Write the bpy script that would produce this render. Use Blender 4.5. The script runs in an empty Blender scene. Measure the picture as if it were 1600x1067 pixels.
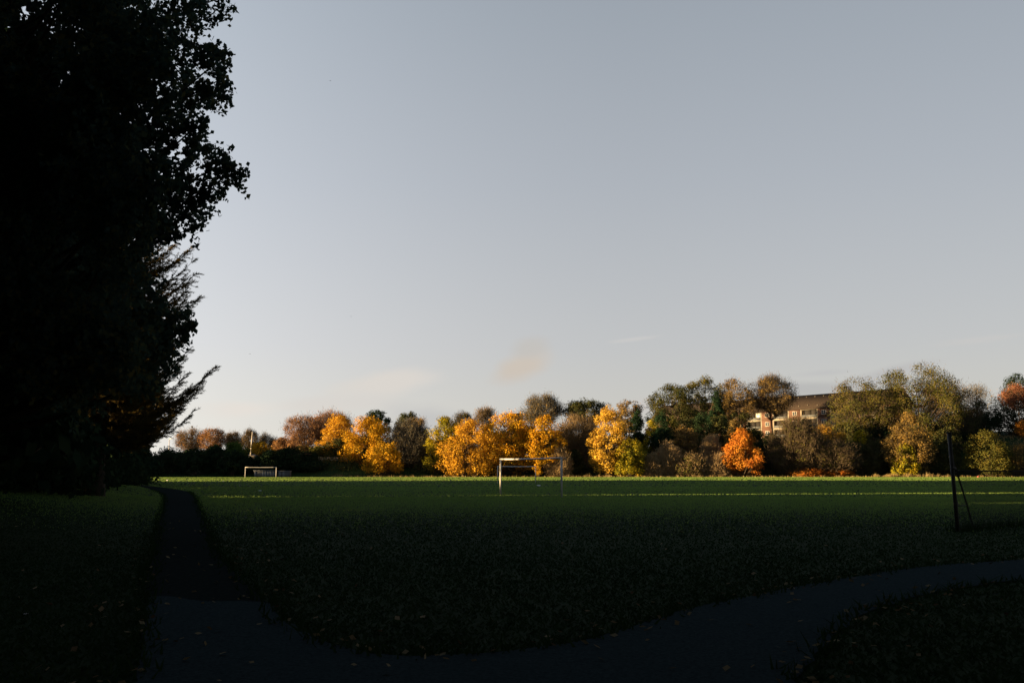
import bpy, math, random
import numpy as np
from mathutils import Vector, geometry

R = math.radians
rng = np.random.default_rng(7)
scene = bpy.context.scene
COL = scene.collection

# ------------------------------------------------------------------ camera numbers
F = 1600.0                       # focal length in photo pixels (36 mm on a 36 mm sensor)
EYE = 1.55
PITCH = math.atan(204.9 / F)
CP, SP = math.cos(PITCH), math.sin(PITCH)

def ray(px, py):
    u, v = (px - 800.0) / F, (533.5 - py) / F
    return np.array([u, CP - SP * v, SP + CP * v])

def at(px, py, D):
    d = ray(px, py)
    return np.array([0, 0, EYE]) + d * (D / d[1])

# ------------------------------------------------------------------ terrain
def sstep(a, b, x):
    t = np.clip((x - a) / (b - a), 0, 1)
    return t * t * (3 - 2 * t)

def ground(x, y):
    x = np.asarray(x, float); y = np.asarray(y, float)
    z = 0.50 * sstep(120, 235, y)
    edge = 1.4 + 0.30 * y                                   # left bank beside the path
    b = 1.25 * sstep(0, 14, -x - edge) * sstep(10, 30, y) * (1 - sstep(85, 125, y))
    b = b + 0.8 * sstep(20, 60, -x - edge) * sstep(10, 30, y)*(1 - sstep(140, 185, y))
    z = z + b
    rise = np.interp(x, [-400, -120, -75, -45, -20, 20, 50, 85, 125, 200, 500],
                        [2.0, 2.6, 3.2, 4.6, 3.6, 3.4, 6.0, 10.5, 11.3, 12.0, 9.0])
    y1 = np.interp(x, [-30, 20], [269, 306]); y0 = np.interp(x, [-30, 20], [247, 252])
    tt = np.clip((y - y0) / (y1 - y0), 0, 1); z = z + rise * tt * tt * (3 - 2 * tt)
    z = z + 2.6 * sstep(60, 110, x) * sstep(304, 330, y)
    return z

def gp(px, py):
    """point on the ground seen at a photo pixel"""
    d = ray(px, py); z = 0.0
    for _ in range(6):
        t = (z - EYE) / d[2]
        p = np.array([0, 0, EYE]) + d * t
        z = float(ground(p[0], p[1]))
    p[2] = z
    return p

# ------------------------------------------------------------------ mesh helpers
class Geo:
    def __init__(self):
        self.V = []; self.P = []; self.n = 0          # P: (faces array (m,k), material index)
    def add(self, V, Fc, mi=0):
        V = np.asarray(V, float).reshape(-1, 3); Fc = np.asarray(Fc, int)
        self.V.append(V); self.P.append((Fc + self.n, mi)); self.n += len(V)
    def box(self, c, s, rz=0.0, mi=0):
        x, y, z = s[0] / 2, s[1] / 2, s[2] / 2
        v = np.array([[-x,-y,-z],[x,-y,-z],[x,y,-z],[-x,y,-z],[-x,-y,z],[x,-y,z],[x,y,z],[-x,y,z]])
        cr, sr = math.cos(rz), math.sin(rz)
        v = v @ np.array([[cr, sr, 0], [-sr, cr, 0], [0, 0, 1]]) + np.asarray(c)
        self.add(v, [[0,3,2,1],[4,5,6,7],[0,1,5,4],[1,2,6,5],[2,3,7,6],[3,0,4,7]], mi)
    def tube(self, pts, rad, sides=6, mi=0, cap=True):
        P = np.asarray(pts, float); n = len(P)
        rad = np.broadcast_to(np.asarray(rad, float), (n,))
        T = np.gradient(P, axis=0); T /= np.linalg.norm(T, axis=1)[:, None] + 1e-9
        ref = np.array([0, 0, 1.0]) if abs(T[0][2]) < 0.9 else np.array([1.0, 0, 0])
        A = np.cross(T, ref); A /= np.linalg.norm(A, axis=1)[:, None] + 1e-9
        B = np.cross(T, A)
        a = np.arange(sides) * 2 * math.pi / sides
        V = P[:, None] + rad[:, None, None] * (np.cos(a)[None, :, None] * A[:, None] + np.sin(a)[None, :, None] * B[:, None])
        V = V.reshape(-1, 3)
        i = np.arange(n - 1)[:, None] * sides; j = np.arange(sides)[None]; k = (j + 1) % sides
        q = np.stack([i + j, i + k, i + k + sides, i + j + sides], -1).reshape(-1, 4)
        self.add(V, q, mi)
        if cap:
            self.P.append((np.array([list(range(sides))[::-1]]) + self.n - len(V), mi))
            self.P.append((np.array([list(range(sides))]) + self.n - sides, mi))
    def blades(self, base, vec, width, mi=0, side=None):
        """thin tapered strips from base along vec (triangles)"""
        m = len(base)
        if side is None:
            side = np.cross(vec, rng.normal(size=(m, 3)))
        side = side / (np.linalg.norm(side, axis=1)[:, None] + 1e-9)
        w = np.broadcast_to(np.asarray(width, float), (m,))[:, None]
        V = np.stack([base - side * w / 2, base + side * w / 2, base + vec], 1).reshape(-1, 3)
        self.add(V, np.arange(3 * m).reshape(m, 3), mi)
    def leaves(self, P, N, size, mi=0, aspect=0.62, droop=0.0):
        """one rhombic leaf (or leaf spray) at each point"""
        m = len(P)
        N = N / (np.linalg.norm(N, axis=1)[:, None] + 1e-9)
        U = np.cross(N, rng.normal(size=(m, 3)))
        if droop:
            U = U + np.array([0, 0, -droop])
        U = U - N * (U * N).sum(1)[:, None]
        U /= np.linalg.norm(U, axis=1)[:, None] + 1e-9
        W = np.cross(N, U)
        s = np.broadcast_to(np.asarray(size, float), (m,))[:, None] * rng.uniform(.7, 1.25, (m, 1))
        a = aspect
        V = np.stack([P - U * s * .5, P + W * s * a * .5 - U * s * .08, P + U * s * .5, P - W * s * a * .5 - U * s * .08], 1).reshape(-1, 3)
        self.add(V, np.arange(4 * m).reshape(m, 4), mi)
    def build(self, name, mats, parent=None, origin=(0, 0, 0), smooth=False):
        V = np.concatenate(self.V) - np.asarray(origin)
        me = bpy.data.meshes.new(name)
        me.vertices.add(len(V)); me.vertices.foreach_set('co', V.astype(np.float32).ravel())
        loops = np.concatenate([p.ravel() for p, _ in self.P])
        tot = np.concatenate([np.full(len(p), p.shape[1]) for p, _ in self.P])
        mi = np.concatenate([np.full(len(p), m) for p, m in self.P])
        me.loops.add(len(loops)); me.loops.foreach_set('vertex_index', loops.astype(np.int32))
        me.polygons.add(len(tot))
        me.polygons.foreach_set('loop_start', (np.cumsum(tot) - tot).astype(np.int32))
        me.polygons.foreach_set('loop_total', tot.astype(np.int32))
        me.polygons.foreach_set('material_index', mi.astype(np.int32))
        if smooth:
            me.polygons.foreach_set('use_smooth', np.ones(len(tot), bool))
        for m in (mats if isinstance(mats, (list, tuple)) else [mats]):
            me.materials.append(m)
        me.update(calc_edges=True); me.validate()
        o = bpy.data.objects.new(name, me); COL.objects.link(o)
        if parent: o.parent = parent
        return o

def tag(o, label=None, cat=None, group=None, kind=None):
    for k, v in (('label', label), ('category', cat), ('group', group), ('kind', kind)):
        if v: o[k] = v
    return o

def empty(name, loc, label, cat, group=None, rz=0.0):
    o = bpy.data.objects.new(name, None); COL.objects.link(o)
    o.empty_display_size = .3
    o.location = tuple(float(c) for c in loc); o.rotation_euler = (0, 0, rz)
    return tag(o, label, cat, group)

# ------------------------------------------------------------------ materials
def new_mat(name):
    m = bpy.data.materials.new(name); m.use_nodes = True
    nt = m.node_tree; nt.nodes.clear()
    out = nt.nodes.new('ShaderNodeOutputMaterial')
    return m, nt, out

def ramp_node(nt, cols):
    r = nt.nodes.new('ShaderNodeValToRGB'); e = r.color_ramp.elements
    n = len(cols)
    e[0].position = 0; e[0].color = (*cols[0], 1)
    e[1].position = 1; e[1].color = (*cols[-1], 1)
    for i in range(1, n - 1):
        x = e.new(i / (n - 1)); x.color = (*cols[i], 1)
    return r

def leaf_mat(name, cols, trans=.22, scale=.22, wr=.55, gain=1.0):
    cols = [tuple(c * gain for c in k) for k in cols]
    m, nt, out = new_mat(name); L = nt.links
    g = nt.nodes.new('ShaderNodeNewGeometry'); tc = nt.nodes.new('ShaderNodeTexCoord')
    nz = nt.nodes.new('ShaderNodeTexNoise'); nz.inputs['Scale'].default_value = scale; nz.inputs['Detail'].default_value = 2
    L.new(tc.outputs['Object'], nz.inputs['Vector'])
    st = nt.nodes.new('ShaderNodeMapRange'); st.inputs[1].default_value = .3; st.inputs[2].default_value = .7
    L.new(nz.outputs['Fac'], st.inputs[0])
    mx = nt.nodes.new('ShaderNodeMath'); mx.operation = 'MULTIPLY'; mx.inputs[1].default_value = wr
    L.new(g.outputs['Random Per Island'], mx.inputs[0])
    ma = nt.nodes.new('ShaderNodeMath'); ma.operation = 'MULTIPLY_ADD'; ma.inputs[1].default_value = 1 - wr
    L.new(st.outputs[0], ma.inputs[0]); L.new(mx.outputs[0], ma.inputs[2])
    r = ramp_node(nt, cols); L.new(ma.outputs[0], r.inputs[0])
    d = nt.nodes.new('ShaderNodeBsdfDiffuse'); t = nt.nodes.new('ShaderNodeBsdfTranslucent')
    L.new(r.outputs[0], d.inputs[0]); L.new(r.outputs[0], t.inputs[0])
    mix = nt.nodes.new('ShaderNodeMixShader'); mix.inputs[0].default_value = trans
    L.new(d.outputs[0], mix.inputs[1]); L.new(t.outputs[0], mix.inputs[2])
    L.new(mix.outputs[0], out.inputs[0])
    return m

def solid_mat(name, c1, c2=None, scale=6.0, rough=.8, spec=.3, bump=0.0, metal=0.0, coord='Object'):
    m, nt, out = new_mat(name); L = nt.links
    p = nt.nodes.new('ShaderNodeBsdfPrincipled')
    p.inputs['Roughness'].default_value = rough; p.inputs['Specular IOR Level'].default_value = spec
    p.inputs['Metallic'].default_value = metal
    tc = nt.nodes.new('ShaderNodeTexCoord')
    nz = nt.nodes.new('ShaderNodeTexNoise'); nz.inputs['Scale'].default_value = scale; nz.inputs['Detail'].default_value = 5
    L.new(tc.outputs[coord], nz.inputs['Vector'])
    mr = nt.nodes.new('ShaderNodeMapRange'); mr.inputs[1].default_value = .3; mr.inputs[2].default_value = .7
    L.new(nz.outputs['Fac'], mr.inputs[0])
    r = ramp_node(nt, [c1, c2 or c1]); L.new(mr.outputs[0], r.inputs[0])
    L.new(r.outputs[0], p.inputs['Base Color'])
    if bump:
        b = nt.nodes.new('ShaderNodeBump'); b.inputs['Strength'].default_value = bump
        L.new(nz.outputs['Fac'], b.inputs['Height']); L.new(b.outputs[0], p.inputs['Normal'])
    L.new(p.outputs[0], out.inputs[0])
    return m

LG = 1.0
LEAF = {
 'yellow':  leaf_mat('yellow_leaves',  [(.10,.11,.02),(.40,.24,.02),(.58,.31,.02),(.55,.22,.02)]),
 'gold':    leaf_mat('gold_leaves',    [(.26,.16,.04),(.46,.25,.03),(.58,.33,.03),(.48,.28,.03)]),
 'apricot': leaf_mat('apricot_leaves', [(.34,.25,.04),(.54,.34,.04),(.60,.40,.07),(.52,.28,.04)]),
 'yelgreen':leaf_mat('yellow_green_leaves', [(.06,.09,.02),(.18,.18,.02),(.38,.30,.02),(.42,.27,.02)]),
 'olive':   leaf_mat('olive_leaves',   [(.03,.048,.018),(.066,.075,.021),(.11,.10,.023),(.13,.096,.023)]),
 'olivedark':leaf_mat('dark_olive_leaves',[(.02,.038,.022),(.04,.053,.023),(.074,.074,.026),(.095,.074,.026)]),
 'brown':   leaf_mat('brown_leaves',   [(.09,.07,.035),(.16,.12,.045),(.23,.15,.045),(.26,.16,.035)]),
 'russet':  leaf_mat('russet_leaves',  [(.15,.095,.055),(.25,.145,.07),(.31,.165,.065),(.34,.16,.05)]),
 'orange':  leaf_mat('orange_leaves',  [(.20,.13,.025),(.42,.19,.03),(.50,.18,.03),(.45,.14,.03)]),
 'red':     leaf_mat('red_leaves',     [(.12,.065,.04),(.22,.10,.06),(.25,.10,.06),(.18,.07,.045)]),
 'redlitter':leaf_mat('red_orange_leaves', [(.10,.06,.03),(.22,.10,.02),(.36,.12,.02),(.25,.08,.02)]),
 'green':   leaf_mat('green_leaves',   [(.03,.065,.022),(.055,.095,.028),(.095,.14,.028),(.12,.16,.028)]),
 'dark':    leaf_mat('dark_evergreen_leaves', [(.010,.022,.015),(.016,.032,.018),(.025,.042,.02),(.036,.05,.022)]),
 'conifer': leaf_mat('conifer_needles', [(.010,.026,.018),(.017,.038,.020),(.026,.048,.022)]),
 'bigleaf': leaf_mat('shaded_broad_leaves', [(.04,.075,.07),(.06,.10,.08),(.08,.12,.075),(.20,.16,.05)], trans=.3, wr=.8),
 'larch':   leaf_mat('larch_needles', [(.06,.06,.028),(.11,.09,.033),(.17,.12,.033),(.22,.135,.028)], trans=.3),
 'twig':    leaf_mat('bare_twigs', [(.07,.058,.042),(.095,.075,.052),(.12,.09,.06)], trans=0),
 'redtwig': leaf_mat('reddish_twigs', [(.15,.095,.065),(.21,.125,.08),(.26,.15,.10)], trans=0),
 'greytwig':leaf_mat('grey_twigs', [(.075,.072,.065),(.105,.10,.085),(.135,.125,.10)], trans=0),
 'tantwig': leaf_mat('tan_twigs', [(.12,.09,.055),(.165,.12,.068),(.21,.15,.085)], trans=0),
 'tanshrub':leaf_mat('tan_shrub_twigs', [(.20,.15,.085),(.28,.205,.115),(.34,.255,.145)], trans=0),
 'drygrass':leaf_mat('dry_grass_blades', [(.26,.19,.08),(.36,.27,.13),(.42,.33,.17)], trans=.2),
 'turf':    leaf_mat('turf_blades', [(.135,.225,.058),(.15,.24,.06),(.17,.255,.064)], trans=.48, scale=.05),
 'shade':   leaf_mat('painted_shade_grass', [(.012,.030,.011),(.018,.040,.013),(.026,.046,.015)], trans=.2, scale=.3),  # darker copy of the field grass: near-ground shade put into the colour
}
BARK = solid_mat('bark', (.035,.028,.022), (.075,.06,.045), 5, .95, .1, .4)
BARKPALE = solid_mat('pale_bark', (.16,.12,.09), (.26,.20,.14), 5, .95, .1, .3)
BARKMID = solid_mat('brown_bark', (.08,.06,.045), (.14,.105,.075), 5, .95, .1, .3)

# ------------------------------------------------------------------ tree builder
def crown_pts(n, l, r, h, shape):
    """clump centres in a crown of half-width r(t); returns unit offsets (x,y in -1..1, t in 0..1)"""
    out = []
    k1, k2, p1, p2 = rng.integers(2, 4), rng.integers(3, 6), rng.uniform(0, 6.3), rng.uniform(0, 6.3)
    while len(out) < n:
        t = rng.uniform(0, 1)
        if shape == 'round':  w = max(0, 1 - abs(2 * t - .95) ** 2.3) ** .55
        elif shape == 'dome': w = max(0, 1 - t ** 2.3) ** .55 * (.86 + .14 * min(1, t * 5))
        elif shape == 'cone': w = (1 - t) ** .85 * (.75 + .25 * min(1, t * 8)) + .04
        elif shape == 'egg':  w = max(0, 1 - (t * 1.02) ** 1.7) ** .75 * min(1, .45 + 2.0 * t)
        elif shape == 'dense': w = max(0, 1 - max(0, (t - .5) / .5) ** 2.2) ** .5
        elif shape == 'fan':  w = min(1, .18 + 1.15 * t ** .8) * max(0, 1 - max(0, (t - .62) / .4) ** 2) ** .5
        else: w = 1
        if rng.uniform() > w + .05: continue
        a = rng.uniform(0, 2 * math.pi)
        rad = (.22 + .78 * rng.uniform() ** .5)
        lob = 1 + .15 * math.sin(k1 * a + p1 + 3 * t) + .12 * math.sin(k2 * a + p2 - 5 * t)
        out.append((w * rad * lob * math.cos(a), w * rad * lob * math.sin(a), t))
    return np.array(out)

def limb(g, a, b, r0, r1, sag=.25, n=5, sides=4):
    a = np.asarray(a); b = np.asarray(b); t = np.linspace(0, 1, n)[:, None]
    c = (a + b) / 2; c = c + np.array([0, 0, -sag * np.linalg.norm((b - a)[:2])]) + rng.normal(size=3) * .06 * np.linalg.norm(b - a)
    P = (1 - t) ** 2 * a + 2 * t * (1 - t) * c + t ** 2 * b
    g.tube(P, np.linspace(r0, r1, n), sides)

def make_tree(name, label, cat, base, h, cb, rx, shape='dome', leaf='yellow', bark=BARKMID, clumps=70,
              per=80, lsize=.38, twig=None, ntwig=0, ry=None, trunk_r=None, group=None, csize=None, fork=1, leafpart='crown', twl=1.3):
    """base: (x,y,z); h: total height; cb: crown bottom height above base; rx: half width"""
    ry = ry or rx * .9
    base = np.asarray(base, float)
    root = empty(name, base, label, cat, group)
    tr = trunk_r or max(.08, .018 * h)
    C = crown_pts(clumps, 0, 0, 0, shape)
    if shape not in ('cone', 'fan', 'dense') and clumps > 24:
        lb = C[rng.choice(len(C), max(5, clumps // 13), replace=False)].copy()
        lb[:, :2] *= 1.08
        near_ = np.argmin(((C[:, None] - lb[None]) ** 2).sum(-1), 1)
        C = C + .15 * (lb[near_] - C)
    hh = h - cb
    rc = csize or (.25 * rx / max(1, clumps / 60) ** .33 + .22)
    K = np.stack([C[:, 0] * max(.2, rx - rc * .25), C[:, 1] * max(.2, ry - rc * .25), cb + rc * .4 + C[:, 2] * (hh - rc * .6)], 1)
    # trunk and limbs
    g = Geo()
    stems = []
    for s in range(fork):
        ax = rng.normal(size=2) * (.05 * h if fork == 1 else .28 * rx)
        top = np.array([ax[0], ax[1], cb + hh * .72])
        off = rng.normal(size=2) * (0 if fork == 1 else .25)
        tt = np.linspace(0, 1, 8)
        P = np.stack([off[0] + ax[0] * tt ** 1.4 + np.sin(tt * 5 + s) * .012 * h * tt, off[1] + ax[1] * tt ** 1.4, -.25 + tt * (top[2] + .25)], 1)
        rad = tr * (1 - .85 * tt) * (1 + .5 * np.exp(-tt * 14)) * (1 if fork == 1 else .7)
        g.tube(P, rad, 7)
        stems.append((P, rad))
    for k in K:
        P, rad = stems[rng.integers(len(stems))]
        zt = max(min(cb * .8, h * .25), k[2] - .55 * math.hypot(k[0], k[1]) - .05 * h)
        i = int(np.argmin(abs(P[:, 2] - zt)))
        limb(g, P[i], k, max(.03, rad[i] * .42), .02, .12, 4, 3)
    g.build('trunk', bark, root, smooth=True)
    # foliage
    g = Geo(); mats = []
    if per:
        n = clumps * per
        ci = np.repeat(np.arange(clumps), per)
        d = rng.normal(size=(n, 3)); d /= np.linalg.norm(d, axis=1)[:, None]
        rr = rng.uniform(.25, 1, (n, 1)) ** .5
        sc = rc * rng.uniform(.65, 1.3, (clumps, 1))[ci]
        P = K[ci] + d * rr * sc * np.array([1.05, 1.05, .8])
        P[:, 2] = np.maximum(P[:, 2], .05)
        N = d * 1.1 + rng.normal(size=(n, 3)) * .45 + np.array([0, 0, .2])
        g.leaves(P, N, lsize, len(mats)); mats.append(LEAF[leaf])
    if ntwig:
        n = clumps * ntwig
        ntwig = int(ntwig * 1.35); n = clumps * ntwig; ci = np.repeat(np.arange(clumps), ntwig)
        outv = K[ci] - np.array([0, 0, cb + hh * .15]); outv /= np.linalg.norm(outv, axis=1)[:, None] + 1e-6
        v = outv * .7 + rng.normal(size=(n, 3)) * .42 + np.array([0, 0, .3])
        v /= np.linalg.norm(v, axis=1)[:, None]
        ln = .62 * twl * rng.uniform(.5, 1.3, (n, 1))
        P = K[ci] + rng.normal(size=(n, 3)) * rc * .6 - v * ln * .5
        g.blades(P, v * ln, .07, len(mats)); mats.append(LEAF[twig or 'twig'])
    g.build(leafpart, mats, root)
    return root

def px_tree(name, label, cat, l, r, top, cbpx, D, **kw):
    X = at((l + r) / 2, 700, D)[0]
    gz = float(ground(X, D)); zt = at(0, top, D)[2]; zc = at(0, cbpx, D)[2]
    rx = (r - l) / 2 * D / F * 1.06
    kw['clumps'] = int(kw.get('clumps', 70) * (1.3 if kw.get('leaf') in ('yellow', 'gold', 'apricot', 'yelgreen', 'orange') else 1.5))
    return make_tree(name, label, cat, (X, D, gz), zt - gz, max(.1, zc - gz), rx, **kw)

# ------------------------------------------------------------------ ground
def axis(lo, hi, marks):
    pts = []
    for a, b, s in marks: pts += list(np.arange(a, b, s))
    return np.unique(np.array([lo] + pts + [hi]))
gx = axis(-3000, 3000, [(-2400, -400, 200), (-400, -120, 14), (-120, -40, 4), (-40, 40, 1.0), (40, 160, 4), (160, 400, 14), (400, 2600, 200)])
gy = axis(-3000, 4000, [(-2400, -200, 200), (-200, -20, 12), (-20, 130, 1.25), (130, 240, 4), (240, 340, 2.5), (340, 600, 16), (600, 3600, 200)])
XX, YY = np.meshgrid(gx, gy)
ZZ = ground(XX, YY)
g = Geo()
nx, ny = len(gx), len(gy)
i = np.arange(ny - 1)[:, None] * nx + np.arange(nx - 1)[None]
g.add(np.stack([XX, YY, ZZ], -1).reshape(-1, 3), np.stack([i, i + 1, i + 1 + nx, i + nx], -1).reshape(-1, 4))

def ground_mat():
    m, nt, out = new_mat('park_grass'); L = nt.links
    tc = nt.nodes.new('ShaderNodeTexCoord')
    def noise(s, d=6, r=.6):
        n = nt.nodes.new('ShaderNodeTexNoise'); n.inputs['Scale'].default_value = s; n.inputs['Detail'].default_value = d
        n.inputs['Roughness'].default_value = r; L.new(tc.outputs['Object'], n.inputs['Vector']); return n
    a, b, c = noise(.12), noise(3.0), noise(28)
    s1 = nt.nodes.new('ShaderNodeMath'); s1.operation = 'MULTIPLY_ADD'; s1.inputs[1].default_value = .5
    L.new(a.outputs['Fac'], s1.inputs[0])
    s2 = nt.nodes.new('ShaderNodeMath'); s2.operation = 'MULTIPLY'; s2.inputs[1].default_value = .5
    L.new(b.outputs['Fac'], s2.inputs[0]); L.new(s2.outputs[0], s1.inputs[2])
    mr = nt.nodes.new('ShaderNodeMapRange'); mr.inputs[1].default_value = .35; mr.inputs[2].default_value = .65; L.new(s1.outputs[0], mr.inputs[0])
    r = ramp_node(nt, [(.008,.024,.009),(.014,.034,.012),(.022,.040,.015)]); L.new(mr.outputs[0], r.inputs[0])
    p = nt.nodes.new('ShaderNodeBsdfPrincipled'); p.inputs['Roughness'].default_value = 1; p.inputs['Specular IOR Level'].default_value = .05
    L.new(r.outputs[0], p.inputs['Base Color'])
    bp = nt.nodes.new('ShaderNodeBump'); bp.inputs['Strength'].default_value = .6; bp.inputs['Distance'].default_value = .05
    L.new(c.outputs['Fac'], bp.inputs['Height']); L.new(bp.outputs[0], p.inputs['Normal'])
    L.new(p.outputs[0], out.inputs[0]); return m
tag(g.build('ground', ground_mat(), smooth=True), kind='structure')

# ------------------------------------------------------------------ paths (a fork; the camera stands on it)
path_px = [(215,1067),(228,960),(236,900),(246,840),(254,795),(258,776),(246,767.5),(205,759.5),(150,754.2),(152,753.2),(212,757),(262,762.5),(294,767),(306,775),(314,800),(330,840),(352,880),(392,920),(428,950),
           (436,965),(500,1001),(560,1018),(620,1027),(700,1025),(790,1020),(870,1010),(960,990),(1030,966),(1110,944),(1180,930),(1250,916),(1330,903),(1410,889),(1500,881),(1600,874.5),(1760,866),
           (1760,892),(1600,906),(1530,914),(1450,929),(1390,945),(1345,962),(1305,990),(1270,1030),(1240,1067)]
def smooth_poly(P, it=2):
    for _ in range(it):
        Q = []
        for a, b in zip(P, P[1:]):
            Q += [a * .75 + b * .25, a * .25 + b * .75]
        P = [P[0]] + Q + [P[-1]]
    return P
pp = smooth_poly([gp(*q)[:2] for q in path_px])
pp = [p + rng.normal(size=2) * .025 for p in pp]
pp += [np.array([2.3, 3.0]), np.array([3.2, -6]), np.array([-3.4, -6]), np.array([-2.6, 4.0])]
PATHM = solid_mat('worn_asphalt', (.022,.033,.037), (.048,.066,.072), 38, 1.0, .0, .12)
SOILM = solid_mat('trodden_soil_path', (.013,.018,.018), (.026,.032,.031), 14, 1.0, .0, .2)
def sheet(name, P, z, mat):
    pl = [Vector((float(a), float(b), 0)) for a, b in P]
    tr = np.array([list(t) for t in geometry.tessellate_polygon([pl])])
    pv = np.array([[v.x, v.y, z + (float(ground(v.x, v.y)) if v.y > 30 else 0)] for v in pl])
    nrm = np.cross(pv[tr[:, 1]] - pv[tr[:, 0]], pv[tr[:, 2]] - pv[tr[:, 0]])[:, 2]
    tr[nrm < 0] = tr[nrm < 0][:, ::-1]
    g = Geo(); g.add(pv, tr); tag(g.build(name, mat), kind='structure')
# the tarmac ends about eleven metres out on the narrow branch
YC = gp(330, 948)[1]
half = next(k for k in range(len(pp)) if pp[k][1] > YC); half2 = max(k for k in range(len(pp) // 2) if pp[k][1] > YC and pp[k][0] < -1)
seam = [pp[half2] + (pp[half] - pp[half2]) * q + np.array([0, .12 * math.sin(q * 9)]) for q in np.linspace(0, 1, 9)[1:-1]]
sheet('path', pp[:half] + [pp[half]] + seam[::-1] + pp[half2:], .014, PATHM)
sheet('narrow_path', pp[half:half2 + 1] + seam, .012, SOILM)
poly2 = np.array([[p[0], p[1]] for p in pp])
def inside(x, y):
    x = np.asarray(x); y = np.asarray(y); c = np.zeros(len(x), bool); n = len(poly2); j = n - 1
    for k in range(n):
        xi, yi = poly2[k]; xj, yj = poly2[j]
        if yi != yj:
            c ^= ((yi > y) != (yj > y)) & (x < (xj - xi) * (y - yi) / (yj - yi) + xi)
        j = k
    return c

# ------------------------------------------------------------------ grass blades (stuff)
g = Geo()
def turf(n, d0, d1, w, h, halfw=.62, power=1.0, lean=.35, keep=None, grain=None):
    y = (d0 ** (1 + power) + rng.uniform(0, 1, n) * (d1 ** (1 + power) - d0 ** (1 + power))) ** (1 / (1 + power))
    x = rng.uniform(-halfw, halfw, n) * y + rng.normal(size=n) * .5
    k = ~inside(x, y)
    if keep is not None: k &= rng.uniform(size=n) < keep(y)
    x, y = x[k], y[k]; m = len(x)
    z = ground(x, y)
    a = rng.uniform(0, math.pi, m) if grain is None else rng.normal(-math.pi / 4, grain, m)
    ww = w * rng.uniform(.6, 1.3, m); hh_ = h * rng.uniform(.5, 1.3, m)
    dx, dy = np.cos(a) * ww / 2, np.sin(a) * ww / 2
    lx, ly = rng.normal(size=m) * h * lean, rng.normal(size=m) * h * lean
    V = np.stack([np.stack([x - dx, y - dy, z - .01], 1), np.stack([x + dx, y + dy, z - .01], 1),
                  np.stack([x + dx * .7 + lx, y + dy * .7 + ly, z + hh_], 1), np.stack([x - dx * .7 + lx, y - dy * .7 + ly, z + hh_], 1)], 1).reshape(-1, 3)
    g.add(V, np.arange(4 * m).reshape(m, 4))
turf(90000, 105, 258, .22, .055, grain=.7)
turf(80000, 60, 112, .09, .045, grain=.8)
turf(230000, 24, 66, .03, .032, keep=lambda y: sstep(24, 56, y), grain=.9)
tag(g.build('grass', LEAF['turf']), 'short mown grass covering the playing field', 'grass', kind='stuff')
g = Geo()  # near grass with painted shade, thinning out into the field turf
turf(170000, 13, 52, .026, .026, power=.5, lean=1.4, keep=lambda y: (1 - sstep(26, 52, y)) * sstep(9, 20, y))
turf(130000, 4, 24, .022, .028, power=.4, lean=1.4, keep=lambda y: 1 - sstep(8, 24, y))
tag(g.build('shade_tinted_turf', LEAF['shade']), 'flattened grass around the forked path with shade painted into its colour', 'grass', kind='stuff')
# ragged verge along the path edge
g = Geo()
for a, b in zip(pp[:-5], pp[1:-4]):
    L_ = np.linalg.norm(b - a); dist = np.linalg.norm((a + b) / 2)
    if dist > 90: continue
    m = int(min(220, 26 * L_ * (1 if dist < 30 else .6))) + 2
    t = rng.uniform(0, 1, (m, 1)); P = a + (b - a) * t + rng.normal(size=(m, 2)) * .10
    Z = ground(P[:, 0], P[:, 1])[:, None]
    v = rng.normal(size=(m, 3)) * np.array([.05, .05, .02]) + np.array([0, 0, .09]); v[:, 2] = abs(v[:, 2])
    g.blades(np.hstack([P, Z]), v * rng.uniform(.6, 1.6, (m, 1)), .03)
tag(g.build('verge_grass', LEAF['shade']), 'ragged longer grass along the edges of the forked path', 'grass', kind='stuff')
# fallen leaves
g = Geo()
n = 5200
y = rng.uniform(6.5, 34, n); x = rng.uniform(-.55, .55, n) * y
near = []
ed = np.array(pp[:-4])
for k in range(n):
    dmin = np.min(np.hypot(ed[:, 0] - x[k], ed[:, 1] - y[k]))
    near.append(rng.uniform() < (.95 * math.exp(-dmin / .35) + .012))
near = np.array(near); x, y = x[near], y[near]
N = rng.normal(size=(len(x), 3)) * .35 + np.array([0, 0, 1])
g.leaves(np.stack([x, y, ground(x, y) + .035], 1), N, .075, aspect=.75)
FALL = leaf_mat('fallen_leaf', [(.07,.045,.025),(.14,.10,.05),(.28,.23,.14),(.10,.06,.03)], trans=.1, wr=1)
tag(g.build('fallen_leaves', FALL), 'dry fallen leaves scattered along the path edges', 'leaves', kind='stuff')

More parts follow.
